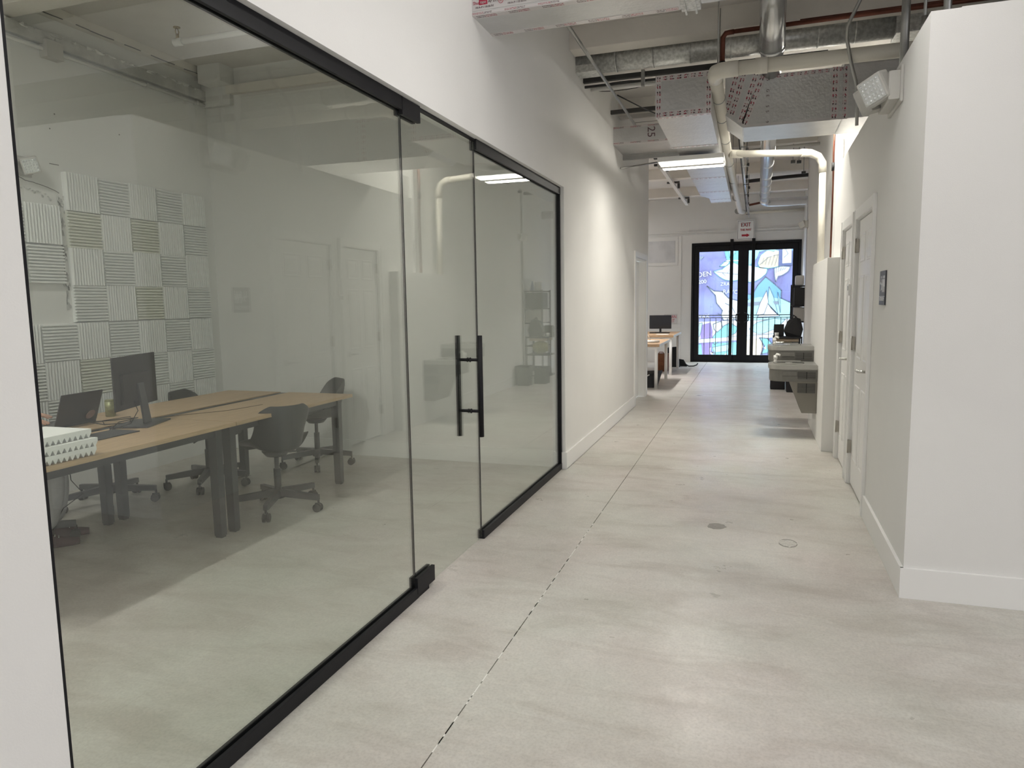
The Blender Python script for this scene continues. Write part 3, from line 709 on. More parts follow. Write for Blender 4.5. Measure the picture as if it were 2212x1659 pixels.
CH = [(-3.22, 4.19, (-.85, .52), 'charcoal swivel chair nearest the glass, tucked under the front of the table'),
      (-3.77, 5.50, (-.62, -.78), 'charcoal swivel chair at the far end of the table, in front of the end wall'),
      (-4.22, 4.62, (.96, .2), 'charcoal swivel chair behind the far table, only its back top above it'),
      (-4.55, 3.95, (.75, .45), 'charcoal swivel chair turned sideways behind the laptop'),
      (-4.29, 3.03, (.66, .75), 'charcoal swivel chair under the seated person at the left edge')]
proto = None
for i, (x, y, d, lab) in enumerate(CH):
    c = make_chair(lab) if i == 0 else copy_tree(proto)
    if i == 0: proto = c
    c['label'] = lab; c.location = (x, y, 0); c.rotation_euler = (0, 0, math.atan2(d[1], d[0])-PI/2)

# monitor (its back towards the glass)
mn = thing('computer_monitor', 'black monitor seen from behind, standing on the oak table', 'monitor', (-3.63, 3.40, .741), math.atan2(.36, .93))
ob('screen_panel', MB().box(-.006, .006, -.268, .268, .115, .435, bev=.003).box(.004, .022, -.20, .20, .15, .33, bev=.006), blackm, mn)
ob('screen_face', MB().box(-.0075, -.0055, -.262, .262, .125, .430), screen, mn)
ob('stand_neck', MB().hull([(.022, -.035, .26), (.034, -.035, .26), (.022, .035, .26), (.034, .035, .26), (.05, -.045, .008), (.062, -.045, .008), (.05, .045, .008), (.062, .045, .008)]), frame_g, mn)
ob('stand_base', MB().box(-.10, .13, -.16, .16, 0, .010, bev=.003), frame_g, mn)
ob('power_cable', MB().tube([(.02, -.08, .16), (.05, -.10, .10), (.03, -.16, .03), (-.05, -.22, .006), (-.12, -.10, .005)], .0028, n=6), cable_m, mn)
lp = thing('laptop', 'open dark laptop seen from behind, with a round sticker', 'laptop', (-3.99, 3.265, .741), .08)
ob('keyboard_base', MB().box(-.22, .0, -.155, .155, 0, .016, bev=.003), frame_g, lp)
lid = MB().box(-.003, .003, -.155, .155, 0, .205, bev=.002)
for v in lid.bm.verts: v.co = Matrix.Rotation(.35, 4, 'Y') @ v.co + Vector((0, 0, .017))
ld = ob('lid', lid, mat('laptop_grey', (.045, .048, .055), .4), lp)
tag(ob('sticker', MB().cyl((.0135, .06, .085), (.0155, .06, .0845), .033, n=24), mat('sticker_pink', (.32, .22, .2), .5), ld), 'round pinkish sticker')
for (sx_, kk) in ((.012, 0),):
    o = ld.children[0]; o.rotation_euler = (0, .35, 0); o.location = (.012, 0, -.012)
can = thing('drinks_can', 'pale green drinks can between the laptop and the monitor', 'can', (-4.08, 3.60, .741))
ob('can_body', MB().cyl((0, 0, .006), (0, 0, .105), .032, n=24).cyl((0, 0, .105), (0, 0, .117), .032, .026, n=24).cyl((0, 0, 0), (0, 0, .006), .026, .032, n=24), mat('can_green', (.36, .37, .20), .4, .3, var=.35, vscale=40), can)
ob('can_lid', MB().cyl((0, 0, .117), (0, 0, .119), .025, n=24), chrome, can)
cb = [( -3.80, 3.30), (-3.88, 3.36), (-3.78, 3.48), (-3.70, 3.40), (-3.74, 3.25), (-3.86, 3.24), (-3.90, 3.44), (-3.76, 3.52), (-3.66, 3.28), (-3.60, 3.16)]
solo('cable_tangle', MB().tube([(x, y, .747+.012*(i % 3)) for i, (x, y) in enumerate(cb)], .003, n=6), cable_m, 'tangle of thin black cables on the table beside the monitor', 'cable')
solo('charger_cable', MB().tube([(-3.70, 3.60, .745), (-3.62, 3.75, .744), (-3.45, 4.0, .744), (-3.40, 4.3, .744)], .0014, n=6), cable_m, 'single thin cable lying along the far oak table', 'cable')
solo('dark_mat', MB().box(-3.60, -3.40, 2.86, 3.19, .742, .748, bev=.002), frame_g, 'dark flat tray on the table behind the foam stack', 'tray')

# stack of egg-profile foam on the table
def egg():
    mb = MB().box(-.15, .15, -.15, .15, .022, .044, bev=.003)
    n = 10
    for i in range(n):
        y = -.15+.3*(i+.5)/n
        mb.hull([(x, y+s*.0145, .024) for x in (-.148, .148) for s in (-1, 1)]+[(x, y+s*.003, .001) for x in (-.146, .146) for s in (-1, 1)])
    return mb.mesh('foam_tile', mat('foam_bright', (.86, .86, .85), .95, spec=.1))
EG = egg()
for i, (dx, dy, rz, lab) in enumerate([(0, 0, .02, 'bottom wedge-profile white foam tile of the stack on the table'), (.008, .004, -.01, 'middle white foam tile of the stack on the table'), (-.012, -.012, .03, 'topmost white foam tile of the stack on the table')]):
    o = link('foam_tile', EG, None, (-3.235+dx, 2.475+dy, .7415+.044*i), (0, 0, rz)); tag(o, lab, 'foam', 'foam tiles stacked on the table')

# emergency light inside the room
def emergency(label, loc, rz, scale=1., tilt=0., turn=.85):
    t = thing('emergency_light', label, 'light', loc, rz); k = scale
    ob('housing', MB().box(-.055*k, 0, -.14*k, .14*k, -.06*k, .06*k, bev=.008*k), lampbody, t)
    ob('mounting_plate', MB().box(-.012*k, 0, -.16*k, .16*k, -.075*k, .075*k, bev=.004*k), lampbody, t)
    for s in (-1, 1):
        R = Matrix.Translation((-.095*k, s*.085*k, .0)) @ Matrix.Rotation(-s*turn, 4, 'Z') @ Matrix.Rotation(-.28+tilt*s, 4, 'Y') @ Matrix.Rotation(s*.3, 4, 'X')
        h = MB().box(-.03*k, .03*k, -.06*k, .06*k, -.06*k, .06*k, bev=.014*k, M=R)
        hd = ob('lamp_head', h, lampbody, t)
        l = MB().box(-.034*k, -.029*k, -.05*k, .05*k, -.05*k, .05*k, bev=.002, M=R)
        ln = ob('lens', l, lens_m, hd)
        d = MB()
        for a in range(5):
            for c in range(5): d.sphere(R @ Vector((-.034*k, (-2+a)*.019*k, (-2+c)*.019*k)), .0062*k, n=6)
        # sub-part: joined LED beads with the lens
        me = d.mesh('led', mat('led_bead', (.85, .87, .88), .1, .5)); ln.data.materials.append(me.materials[0])
        bmx = bmesh.new(); bmx.from_mesh(ln.data); nf = len(bmx.faces); bmx.from_mesh(me); bmx.faces.ensure_lookup_table()
        for f in bmx.faces[nf:]: f.material_index = 1
        bmx.to_mesh(ln.data); bmx.free()
        ob('swivel_arm', MB().cyl((-.04*k, s*.05*k, -.02*k), (-.085*k, s*.075*k, -.01*k), .016*k), lampbody, t)
    return t
emergency('twin-head emergency light on the meeting room back wall above the foam', (XBK, 3.90, 2.53), PI, 1.0, 0., -.45)
emergency('large twin-head emergency light high on the near right wall', (RX(4.5), 4.55, 2.585), -ANG, 1.25)
emergency('small emergency light far down the corridor on the right wall', (.80, 12.18, 2.60), 0, .8)

# ------------------------------------------------------------------ restroom sign, thermostat
sg = thing('restroom_sign', 'dark restroom sign with white figures on the right wall', 'sign', (RX(4.71), 4.715, 1.415), -ANG)
ob('sign_plate', MB().box(-.008, 0, -.10, .10, 0, .20, bev=.001), mat('sign_charcoal', (.045, .046, .052), .4), sg)
def signM(y, z): return Matrix.Translation((-.0085, y, z)) @ Matrix.Rotation(-PI/2, 4, 'Z') @ Matrix.Rotation(PI/2, 4, 'X')
sw = mat('sign_white', (.8, .8, .82), .5)
ob('dividing_line', MB().box(-.0092, -.008, -.098, .098, .048, .051), sw, sg)
text('sign_lettering', 'RESTROOM', .030, sw, sg, signM(0, .033), .0004)
def figure(y, z, dress):
    mb = MB().cyl((-.0092, y, z+.078), (-.008, y, z+.078), .009, n=14)
    if dress: mb.prism([(y-.010, z+.066), (y+.010, z+.066), (y+.020, z+.022), (y-.020, z+.022)], 'x', -.0092, -.008)
    else: mb.prism([(y-.015, z+.066), (y+.015, z+.066), (y+.015, z+.03), (y-.015, z+.03)], 'x', -.0092, -.008)
    mb.box(-.0092, -.008, y-.009, y-.002, z-.01, z+.035).box(-.0092, -.008, y+.002, y+.009, z-.01, z+.035)
    return mb
ob('pictogram', figure(-.02, .085, False), sw, sg); ob('pictogram', figure(-.066, .085, True), sw, sg)
wc = MB().cyl((-.0092, .045, .163), (-.008, .045, .163), .008, n=14).box(-.0092, -.008, .040, .050, .118, .152).box(-.0092, -.008, .018, .045, .118, .126).box(-.0092, -.008, .014, .022, .088, .124)
for i in range(14):
    a = -2.4+i*.27+PI; wc.box(-.0092, -.008, .048+.024*math.cos(a)-.003, .048+.024*math.cos(a)+.004, .108+.024*math.sin(a)-.003, .108+.024*math.sin(a)+.004)
ob('pictogram', wc, sw, sg)
th = thing('thermostat', 'small white thermostat on the wall between the two doors', 'thermostat', (RX(6.14)-.022, 6.145, 1.52), -ANG)
ob('thermostat_body', MB().box(-.02, 0, -.03, .03, -.045, .045, bev=.004), trim_w, th)
ob('display', MB().box(-.0215, -.0195, -.016, .02, -.005, .03), mat('lcd', (.18, .20, .18), .3), th)

# ------------------------------------------------------------------ drinking fountains
def fountain(label, y0, zr, tall, mirror=False):
    t = thing('water_fountain', label, 'drinking fountain', (.655, y0, zr)); Wd = .455
    # rim outline in plan: wall at x=0, rounded front at x=-.475
    def plan(inset=0., front=.475):
        P = [(0, inset), (-(front-.13), inset)]
        for i in range(9):
            a = -PI/2-PI/2*i/8; P.append((-(front-.13-inset*0)+(.13-inset)*math.cos(a), .13+(.13-inset)*math.sin(a)))
        for i in range(9):
            a = PI-PI/2*i/8; P.append((-(front-.13)+(.13-inset)*math.cos(a), Wd-.13+(.13-inset)*math.sin(a)))
        P += [(0, Wd-inset)]; return P
    ob('basin_rim', MB().prism(plan(), 'z', -.05, 0, bev=.006), fount_l, t)
    basin = MB()
    pl = [(-.41+.08*math.cos(a)*1. if False else -.27+.155*math.cos(a), Wd/2+.15*math.sin(a)) for a in [2*PI*i/28 for i in range(28)]]
    basin.prism(pl, 'z', .0005, .004)
    ob('basin', basin, mat('basin_dark_steel', (.30, .30, .29), .22, .95), t)
    ob('basin_lip', MB().box(-.41, -.14, .055, .068, .004, .014, bev=.003).box(-.41, -.14, Wd-.068, Wd-.055, .004, .014, bev=.003), fount_l, t)
    ob('body', MB().prism(plan(.006, .468), 'z', -.175, -.05, bev=.004), fount_m, t)
    ob('push_bar', MB().box(-.34, -.20, -.006, .004, -.115, -.072, bev=.006), fount_m, t)
    def grille(x0, x1, z0, z1, n):
        mb = MB().box(x0, x1, -.0012, .004, z0, z1)
        o = ob('vent_panel', mb, blackm, t)
        for i in range(n):
            z = z0+(z1-z0)*(i+.5)/n
            for (a, b_) in ((x0, (x0+x1)/2-.004), ((x0+x1)/2+.004, x1)):
                ob('louver', MB().box(a, b_, -.006, .0, z-(z1-z0)/n*.28, z+(z1-z0)/n*.22), fount_m, o)
    grille(-.19, -.02, -.145, -.07, 6)
    if tall:
        sh = [(0, -.175), (0, -.50), (-.145, -.50), (-.27, -.175)]
        ob('shroud', MB().prism([(a, c) for a, c in sh], 'y', .004, Wd-.004, bev=.003), fount_s, t)
        grille(-.19, -.02, -.29, -.19, 7)
    else:
        ob('shroud', MB().prism([(0, -.175), (0, -.22), (-.25, -.22), (-.27, -.175)], 'y', .004, Wd-.004, bev=.003), fount_s, t)
    ob('bubbler', MB().cyl((-.40, Wd-.10, 0), (-.40, Wd-.10, .03), .020, .014).tube([(-.40, Wd-.10, .02), (-.40, Wd-.10, .06), (-.385, Wd-.11, .085), (-.355, Wd-.13, .075)], .013).cyl((-.42, Wd-.10, .05), (-.38, Wd-.10, .05), .022), mat('bubbler_white', (.78, .77, .74), .3), t)
    ob('drain_cover', MB().cyl((-.27, Wd/2, .004), (-.27, Wd/2, .008), .035, n=20), chrome, t)
    return t
fountain('lower grey wall-mounted drinking fountain, with a tapered shroud', 7.815, .775, True)
fountain('upper grey wall-mounted drinking fountain, behind the lower one', 8.36, .935, False)

# ------------------------------------------------------------------ overhead: ducts
def duct_box(name, x0, x1, y0, y1, z0, z1, parent): return ob(name, MB().box(x0, x1, y0, y1, z0, z1, bev=.004), foil, parent)
# near duct across the corridor (top of the picture)
A = thing('foil_duct', 'large foil-faced rectangular duct crossing the corridor nearest overhead', 'duct', (0, 0, 0), group='foil ducts overhead')
ay0, ay1, az = 3.89, 4.225, 3.06
duct_box('duct_section', XW-.02, -.405, ay0, ay1, az, az+.42, A)
duct_box('duct_section', -.30, 4.0, ay0+.01, ay1-.01, az+.012, az+.40, A)
ob('duct_collar', MB().box(-.405, -.30, ay0-.012, ay1+.012, az-.010, az+.43, bev=.003).box(-.385, -.375, ay0-.025, ay1+.025, az-.024, az+.44).box(-.33, -.32, ay0-.025, ay1+.025, az-.024, az+.44), galv, A)
for (za, ya) in ((az-.001, ay1-.028), (az-.001, ay0+.022)):
    strip('tape', (-.42, ya, za), (XW, ya, za), (0, 1, 0), .045, tape_l, A, .0012)
strip('tape', (XW, ay0-.001, az+.008), (-.42, ay0-.001, az+.008), (0, 0, 1), .014, tape_l, A, .0012)
strip('tape', (XW, ay0-.001, az+.058), (-.42, ay0-.001, az+.058), (0, 0, 1), .07, tape_b, A, .0012)
for k in range(6):
    x = XW+.055+k*.19
    Mf = lambda dx, z: Matrix.Translation((x+dx, ay0-.0035, z)) @ Matrix.Rotation(PI/2, 4, 'X')
    ob('tape_block', MB().box(x-.012, x+.038, ay0-.0035, ay0-.002, az+.050, az+.078), ink, A)
    text('tape_print', 'Shur', .024, ink, A, Mf(-.028, az+.062), .0003, .9)
    text('tape_print', 'tape', .022, tape_b, A, Mf(.013, az+.063) @ Matrix.Translation((0, 0, .0012)), .0003, .9)
    text('tape_print', 'AF 099', .024, inkd, A, Mf(.072, az+.063), .0003, .85)
    text('tape_print', '181A-P / 181B-FX', .015, inkd, A, Mf(.02, az+.037), .0003)
    rgm = MB()
    for q in range(12):
        a = 2*PI*q/12; rgm.box(-.0035, .0035, -.0007, .0007, -.0011, .0011, M=Matrix.Translation((x-.073+.0125*math.cos(a), ay0-.003, az+.057+.0125*math.sin(a))) @ Matrix.Rotation(-(a+PI/2), 4, 'Y'))
    ob('tape_mark', rgm, ink, A); text('tape_print', 'UL', .013, ink, A, Mf(-.073, az+.057), .0003)
# duct E: runs away down the corridor
def long_duct():
    t = thing('foil_duct', 'foil-faced rectangular duct running away down the corridor beside the cream pipe', 'duct', (0, 0, 0), group='foil ducts overhead')
    z0 = 2.86; xl, xr = -.735, -.325
    secs = [(5.72, 6.92), (6.94, 8.9), (8.91, 10.1), (10.12, 11.25)]
    for i, (a, b_) in enumerate(secs):
        x0 = xl+.02*(i > 0)
        z = z0+(.0, .025, .03, .035)[i]
        if i == 3:
            ob('duct_section', MB().prism([(x0, a), (x0, 10.45), (x0+.10, 10.75), (x0+.10, b_), (xr, b_), (xr, a)], 'z', z, z+.30, bev=.003), foil, t)
        else: duct_box('duct_section', x0, xr, a, b_, z, 3.165+.02*(i > 0), t)
    yn = 5.72-.001
    for (p0, p1, wd) in (((xl, yn, z0+.02), (xr, yn, z0+.02), (0, 0, 1)), ((xl, yn, 3.145), (xr, yn, 3.145), (0, 0, 1)), ((xl+.02, yn, z0), (xl+.02, yn, 3.165), (-1, 0, 0)), ((xr-.02, yn, z0), (xr-.02, yn, 3.165), (-1, 0, 0))):
        strip('tape', p0, p1, wd, .045, tape_p, t, .0015 if wd[2] else .0024)
    for i, y in enumerate((5.75, 6.89, 6.96, 8.87, 8.94, 10.07, 10.14, 10.9, 11.22)):
        zz = z0-.001+(0 if y < 6.93 else .025 if y < 8.9 else .03 if y < 10.1 else .035); xx = (xl if y < 6.93 else xl+.02) if y < 10.6 else xl+.13
        strip('tape', (xr, y, zz), (xx, y, zz), (0, 1, 0), .05, tape_p, t)
    return t
E_ = long_duct()
# duct D: branch to the right over the partition, with a slanted near corner
D = thing('foil_duct', 'foil-faced branch duct with a slanted corner running right over the low partition', 'duct', (0, 0, 0), group='foil ducts overhead')
zD = 2.90; zT = 3.31
ob('duct_section', MB().prism([(-.255, 3.02), (-.107, zD), (.66, zD), (.66, zT), (.045, zT), (-.045, 3.405), (-.255, 3.405)], 'y', 6.50, 7.10, bev=.006), foil, D)
ob('duct_section', MB().box(.66, 2.6, 6.512, 7.12, zD+.004, zT+.02, bev=.012), foil, D)
for k, s_ in enumerate('5 GE 55 9'): s_ != ' ' and text('ink_mark', s_, .034, inkd, D, Matrix.Translation((.085, 6.4965, zT-.045-.042*k)) @ Matrix.Rotation(PI/2, 4, 'X') @ Matrix.Rotation(-PI/2, 4, 'Z'), .0005)
for (p, q) in (((-.150, 3.38), (-.243, 3.035)), ((-.085, 3.40), (-.200, 3.005)), ((.000, 3.345), (-.128, 2.945)), ((.045, 3.300), (-.098, 2.915))):
    strip('tape', (p[0], 6.4985, p[1]), (q[0], 6.4985, q[1]), (1, 0, -.3), .052, tape_p, D, .0016+.0007*(p[0] > -.1))
strip('tape', (.60, 6.4985, zT), (.60, 6.4985, zD), (1, 0, 0), .055, tape_p, D, .003)
strip('tape', (.67, 6.514, zT), (.67, 6.514, zD), (1, 0, 0), .06, tape_p, D, .003)
strip('tape', (.05, 6.4985, zT-.02), (.66, 6.4985, zT-.02), (0, 0, 1), .035, tape_p, D, .0009)
strip('tape', (-.1, 6.4985, zD+.012), (.66, 6.4985, zD+.012), (0, 0, 1), .018, tape_b, D, .0008)
# small duct F from the left wall
Fd = thing('foil_duct', 'small foil duct marked 25 entering the left corridor wall', 'duct', (0, 0, 0), group='foil ducts overhead')
duct_box('duct_section', XW-.01, -.72, 8.17, 8.80, 3.205, 3.395, Fd)
for z in (3.217, 3.385): strip('tape', (XW, 8.169, z), (-.73, 8.169, z), (0, 0, 1), .022, tape_l, Fd)
strip('tape', (-.73, 8.20, 3.2045), (XW, 8.20, 3.2045), (0, 1, 0), .05, tape_b, Fd)
text('ink_mark', '25', .12, inkd, Fd, Matrix.Translation((-1.10, 8.167, 3.31)) @ Matrix.Rotation(PI/2, 4, 'X') @ Matrix.Rotation(-PI/2, 4, 'Z'), .0005)
ob('duct_strap', MB().box(XW, -.735, 8.79, 8.83, 3.15, 3.20), steel, Fd)

# round spiral duct (B)
Bd = thing('round_duct', 'galvanised round duct crossing behind the first ceiling beam', 'duct', (0, 0, 0))
zB = 3.565; yB = 6.46; rB = .098
ob('duct_pipe', MB().cyl((XW-.05, yB, zB), (1.0, yB, zB), rB, n=28).box(1.0, 2.6, yB-.12, yB+.12, zB-.10, zB+.08, bev=.006), galv, Bd)
for x in (-1.18, -.86, -.55, -.22, .12, .45, .72): ob('duct_seam', MB().cyl((x, yB, zB), (x+.012, yB, zB), rB+.005, n=28), galv, Bd)
ob('duct_boot', MB().box(XW-.03, -1.33, yB-.09, yB+.09, zB-.10, zB+.09, bev=.004), galv, Bd)
# shiny vent pipe (C) coming down on to the branch duct
Cd = thing('vent_pipe', 'shiny round sheet-metal vent dropping on to the branch duct', 'duct', (0, 0, 0))
ob('duct_pipe', MB().tube([(.098, 5.62, ZC), (.100, 5.86, 3.56), (.104, 6.10, 3.40)], .094, n=28), shiny, Cd)
ob('duct_seam', MB().tube([(.104, 6.095, 3.405), (.1045, 6.115, 3.392)], .098, n=28), shiny, Cd)
ob('duct_boot', MB().tube([(.106, 6.11, 3.395), (.11, 6.40, 3.385), (.112, 6.64, 3.30)], .080, n=28, rs=[.090, .080, .074]), mat('dull_duct', (.42, .43, .43), .4, .9), Cd)
# far round duct (G)
Gd = thing('round_duct', 'slim shiny round duct running away under the ceiling, elbow to the right', 'duct', (0, 0, 0))
ob('duct_pipe', MB().tube([(.13, 7.2, 3.25), (.140, 9.3, 3.25), (.17, 13.9, 3.25)], .078, n=24, rs=[.08, .085, .078]), shiny, Gd)
ob('duct_elbow', MB().tube([(.17, 13.8, 3.25), (.172, 14.2, 3.25), (.20, 14.38, 3.25), (.28, 14.46, 3.25), (.90, 14.5, 3.25), (1.05, 14.5, 3.25)], .080, n=20), shiny, Gd)
for y in (9.3, 10.2, 11.2, 11.9, 12.6, 13.3): ob('duct_seam', MB().cyl((.135+.0068*(y-8), y, 3.25), (.135+.0068*(y-8), y+.012, 3.25), .087, n=24), shiny, Gd)

# ------------------------------------------------------------------ pipes and conduits
P = thing('drain_pipe', 'cream plastic drain pipe with elbows running along and across the corridor', 'pipe', (0, 0, 0))
zp = 3.045; rp = .047; xp = -.285
ob('long_run', MB().tube([(xp, 5.44, zp), (xp-.005, 9, zp), (xp+.045, 13.8, zp), (xp+.06, 17.02, 3.385)], rp, n=20), pvc, P)
ob('cross_run', MB().tube([(xp+.07, 5.345, zp), (1.6, 5.36, zp)], rp, n=20), pvc, P)
ob('elbow', MB().tube([(xp+.16, 5.345, zp), (xp+.10, 5.345, zp), (xp+.04, 5.355, zp), (xp+.008, 5.385, zp), (xp, 5.44, zp), (xp, 5.52, zp)], rp+.006, n=20), pvc, P)
ob('coupling', MB().cyl((xp+.27, 5.345, zp), (xp+.35, 5.345, zp), rp+.006, n=20), pvc, P)
for y in (6.05, 6.7, 7.6, 8.9, 10.2, 12.0, 13.8): ob('clamp', MB().cyl((xp, y, zp), (xp, y+.015, zp), rp+.004, n=20).cyl((xp, y+.007, zp+rp), (xp, y+.007, ZB if False else 3.72), .004, n=6), steel, P)
P2 = [(xp+.02, 8.12, 3.0), (.42, 8.36, 3.0), (.54, 8.44, 2.99), (.60, 8.50, 2.95), (.635, 8.55, 2.86), (.70, 8.60, 2.7), (.735, 8.62, 2.6)]
ob('branch_run', MB().tube([(xp+.02, 8.13, 3.0), (.50, 8.40, 3.0)], .036, n=18), pvc, P)
ob('branch_elbow', MB().tube([(.46, 8.38, 3.0), (.56, 8.435, 3.0), (.64, 8.48, 2.97), (.685, 8.50, 2.90), (.69, 8.50, 2.80)], .042, n=18), pvc, P)
ob('drop_run', MB().tube([(.69, 8.50, 2.85), (.70, 8.50, 1.82)], .036, n=18), pvc, P)
ob('tee', MB().cyl((xp+.03, 8.135, 3.0), (xp+.15, 8.195, 3.0), .043, n=18), pvc, P)
cp = thing('copper_pipe', 'copper water pipe beneath the first ceiling beam, dropping at its left end', 'pipe', (0, 0, 0))
ob('pipe_run', MB().tube([(2.4, 6.06, 3.54), (-.22, 6.06, 3.535)], .017, n=12).tube([(2.4, 6.10, 3.57), (.3, 6.10, 3.565)], .011, n=10), copper, cp)
ob('pipe_elbow', MB().tube([(-.18, 6.06, 3.535), (-.24, 6.06, 3.53), (-.262, 6.06, 3.50), (-.264, 6.06, 3.30)], .020, n=12), copper, cp)
ob('valve', MB().cyl((-.264, 6.06, 3.27), (-.264, 6.06, 3.32), .024).cyl((.02, 6.06, 3.50), (.02, 6.06, 3.60), .008), blackm, cp)
cv = thing('copper_pipe', 'thin copper pipe going down beside the cream drop pipe on the right', 'pipe', (0, 0, 0))
ob('pipe_run', MB().tube([(.755, 8.05, 3.4), (.752, 8.06, 2.9), (.757, 8.05, 2.6), (.755, 8.05, 1.83)], .010, n=10), copper, cv)
ob('valve', MB().cyl((.752, 8.055, 2.74), (.752, 8.055, 2.82), .016), blackm, cv)
def pipe(name, pts, r, m, label, cat, n=10): return solo(name, MB().tube(pts, r, n=n), m, label, cat)
pipe('conduit', [(-1.275, 4.2, 3.40), (-1.275, 8.15, 3.40)], .014, steel, 'thin steel conduit along the top of the left corridor wall', 'conduit')
ct = thing('conduit', 'bent grey conduit hanging in front of the branch duct', 'conduit', (0, 0, 0))
ob('conduit_pipe', MB().tube([(.63, 5.0, ZC), (.61, 5.02, 3.50), (.605, 5.03, 3.36), (.59, 5.06, 3.28), (.56, 5.10, 3.22), (.535, 5.15, 3.17), (.54, 5.22, 3.12), (.58, 5.32, 3.0), (.625, 5.42, 2.90), (.64, 5.46, 2.84), (.645, 5.47, 2.76), (.648, 5.47, 2.62)], .011), steel, ct)
va = thing('conduit', 'thick vertical grey conduit above the near emergency light', 'conduit', (0, 0, 0))
ob('conduit_pipe', MB().cyl((.82, 4.90, 2.60), (.82, 4.90, ZC), .024).cyl((.82, 4.90, 3.22), (.82, 4.90, 3.34), .029), steel, va)
vb = thing('conduit', 'thin vertical conduit with a fitting, right of the thick one', 'conduit', (0, 0, 0))
ob('conduit_pipe', MB().cyl((.905, 4.82, 2.75), (.905, 4.82, ZC), .009).cyl((.905, 4.82, 2.98), (.905, 4.82, 3.06), .018), steel, vb)
vc = thing('conduit', 'vertical conduit rising beside the top corner of the near right wall', 'conduit', (0, 0, 0))
ob('conduit_pipe', MB().cyl((.96, 4.55, 2.56), (.96, 4.55, ZC), .020), steel, vc)
pipe('threaded_rod', [(-.265, 5.40, 3.10), (-.265, 5.40, ZC)], .005, steel, 'thin hanging rod above the cream pipe elbow', 'rod', 6)
st = thing('strut_channel', 'black strut channels below the galvanised round duct', 'strut', (0, 0, 0))
ob('strut', MB().box(XW, .55, 6.66, 6.70, 3.46, 3.50).box(XW, .55, 6.72, 6.74, 3.43, 3.45), dsteel, st)
ob('strut', MB().box(-.05, 1.2, 6.74, 6.78, 3.44, 3.47), dsteel, st)
ob('bracket', MB().box(-.98, -.95, 6.60, 6.64, 3.36, 3.50), steel, st)
pipe('white_pipe', [(XW, 7.0, 3.49), (-.62, 7.0, 3.485)], .020, wall_w, 'short white pipe from the left wall to the long foil duct', 'pipe', 14)
pipe('wire_loop', [(-1.25+.28*math.cos(a)*1.0, 7.15+.1*math.sin(a), 3.54+.07*math.sin(a)) for a in [i*.33 for i in range(0, 19)]], .0035, cable_m, 'loop of dark wire hanging under the round duct', 'wire', 6)
pipe('flexible_cable', [(-1.30, 7.2, 3.47), (-1.10, 7.6, 3.42), (-.90, 7.8, 3.36), (-.78, 7.85, 3.28)], .006, cable_m, 'dark sagging cable left of the long duct', 'cable', 6)
st2 = thing('strut_channel', 'black strut under the second ceiling beam at the left wall', 'strut', (0, 0, 0))
ob('strut', MB().box(XW, -.70, 8.00, 8.04, 3.50, 3.54), dsteel, st2)
# cables and conduits running away to the right of the long cream pipe
lr = thing('cable_bundle', 'bundle of dark cables and conduit running beside the long cream pipe', 'cable', (0, 0, 0))
ob('conduit_pipe', MB().tube([(-.155, 7.2, 3.20), (-.14, 12, 3.20), (-.10, 16.3, 3.20)], .016), shiny, lr)
ob('cable_run', MB().tube([(-.18, 7.1, 3.28), (-.175, 10, 3.27), (-.15, 16.0, 3.28)], .012), dsteel, lr)
for k in range(12):
    y = 7.9+k*.70+random.uniform(-.2, .2); dx = random.uniform(0, .03)
    mbh = MB().cyl((-.12+dx, y, 3.20), (-.12+dx, y, 3.50), .005, n=6).box(-.135+dx, -.10+dx, y, y+.05, 3.27, 3.31)
    if k % 2: mbh.box(-.16, -.09, y, y+.012, 3.17, 3.18)
    ob('cable_hanger', mbh, dsteel if k % 3 else steel, lr)
pipe('cross_conduit', [(-.18, 9.35, 3.44), (.35, 9.36, 3.45), (.80, 9.38, 3.46)], .016, dsteel, 'dark conduit crossing under the far ceiling, nearest of the three', 'conduit')
pipe('cross_cable', [(-.16, 9.45, 3.44), (-.02, 9.45, 3.40), (.10, 9.45, 3.405), (.24, 9.45, 3.43)], .006, cable_m, 'sagging black cable below the nearest cross conduit', 'cable', 6)
pn = thing('cross_pipe', 'grey sprinkler pipe crossing above the slim round duct', 'pipe', (0, 0, 0))
ob('pipe_run', MB().tube([(-.16, 10.35, 3.44), (.85, 10.38, 3.47)], .022), lampbody, pn)
ob('sprinkler_tee', MB().cyl((.04, 10.35, 3.435), (.16, 10.35, 3.44), .032).cyl((.10, 10.35, 3.46), (.10, 10.35, 3.55), .016), lampbody, pn)
pipe('cross_conduit', [(-.17, 13.2, 3.47), (.4, 13.2, 3.50), (1.04, 13.2, 3.52)], .030, blackm, 'thick black pipe crossing near the far end of the ceiling', 'pipe')
pipe('cross_copper', [(-.10, 15.6, 3.36), (.15, 15.6, 3.40)], .022, copper, 'short reddish pipe left of the far duct elbow', 'pipe')
# hardware on the far ceiling, right
for k, (x, y) in enumerate([(.58, 8.9), (.66, 8.95), (.50, 10.9), (.58, 10.95), (.70, 11.9)]):
    ob2 = thing('pipe_hanger', ['dark pipe hanger nearest the cream branch pipe, left one', 'dark pipe hanger nearest the cream branch pipe, right one', 'dark pipe hanger in the middle of the far ceiling, left one', 'dark pipe hanger in the middle of the far ceiling, right one', 'dark pipe hanger furthest along, by the right wall'][k], 'hanger', (x, y, 3.35))
    ob('rod', MB().cyl((0, 0, 0), (0, 0, .42), .006), steel, ob2)
    ob('clamp', MB().box(-.03, .03, -.015, .015, -.02, .02, bev=.004), dsteel, ob2)
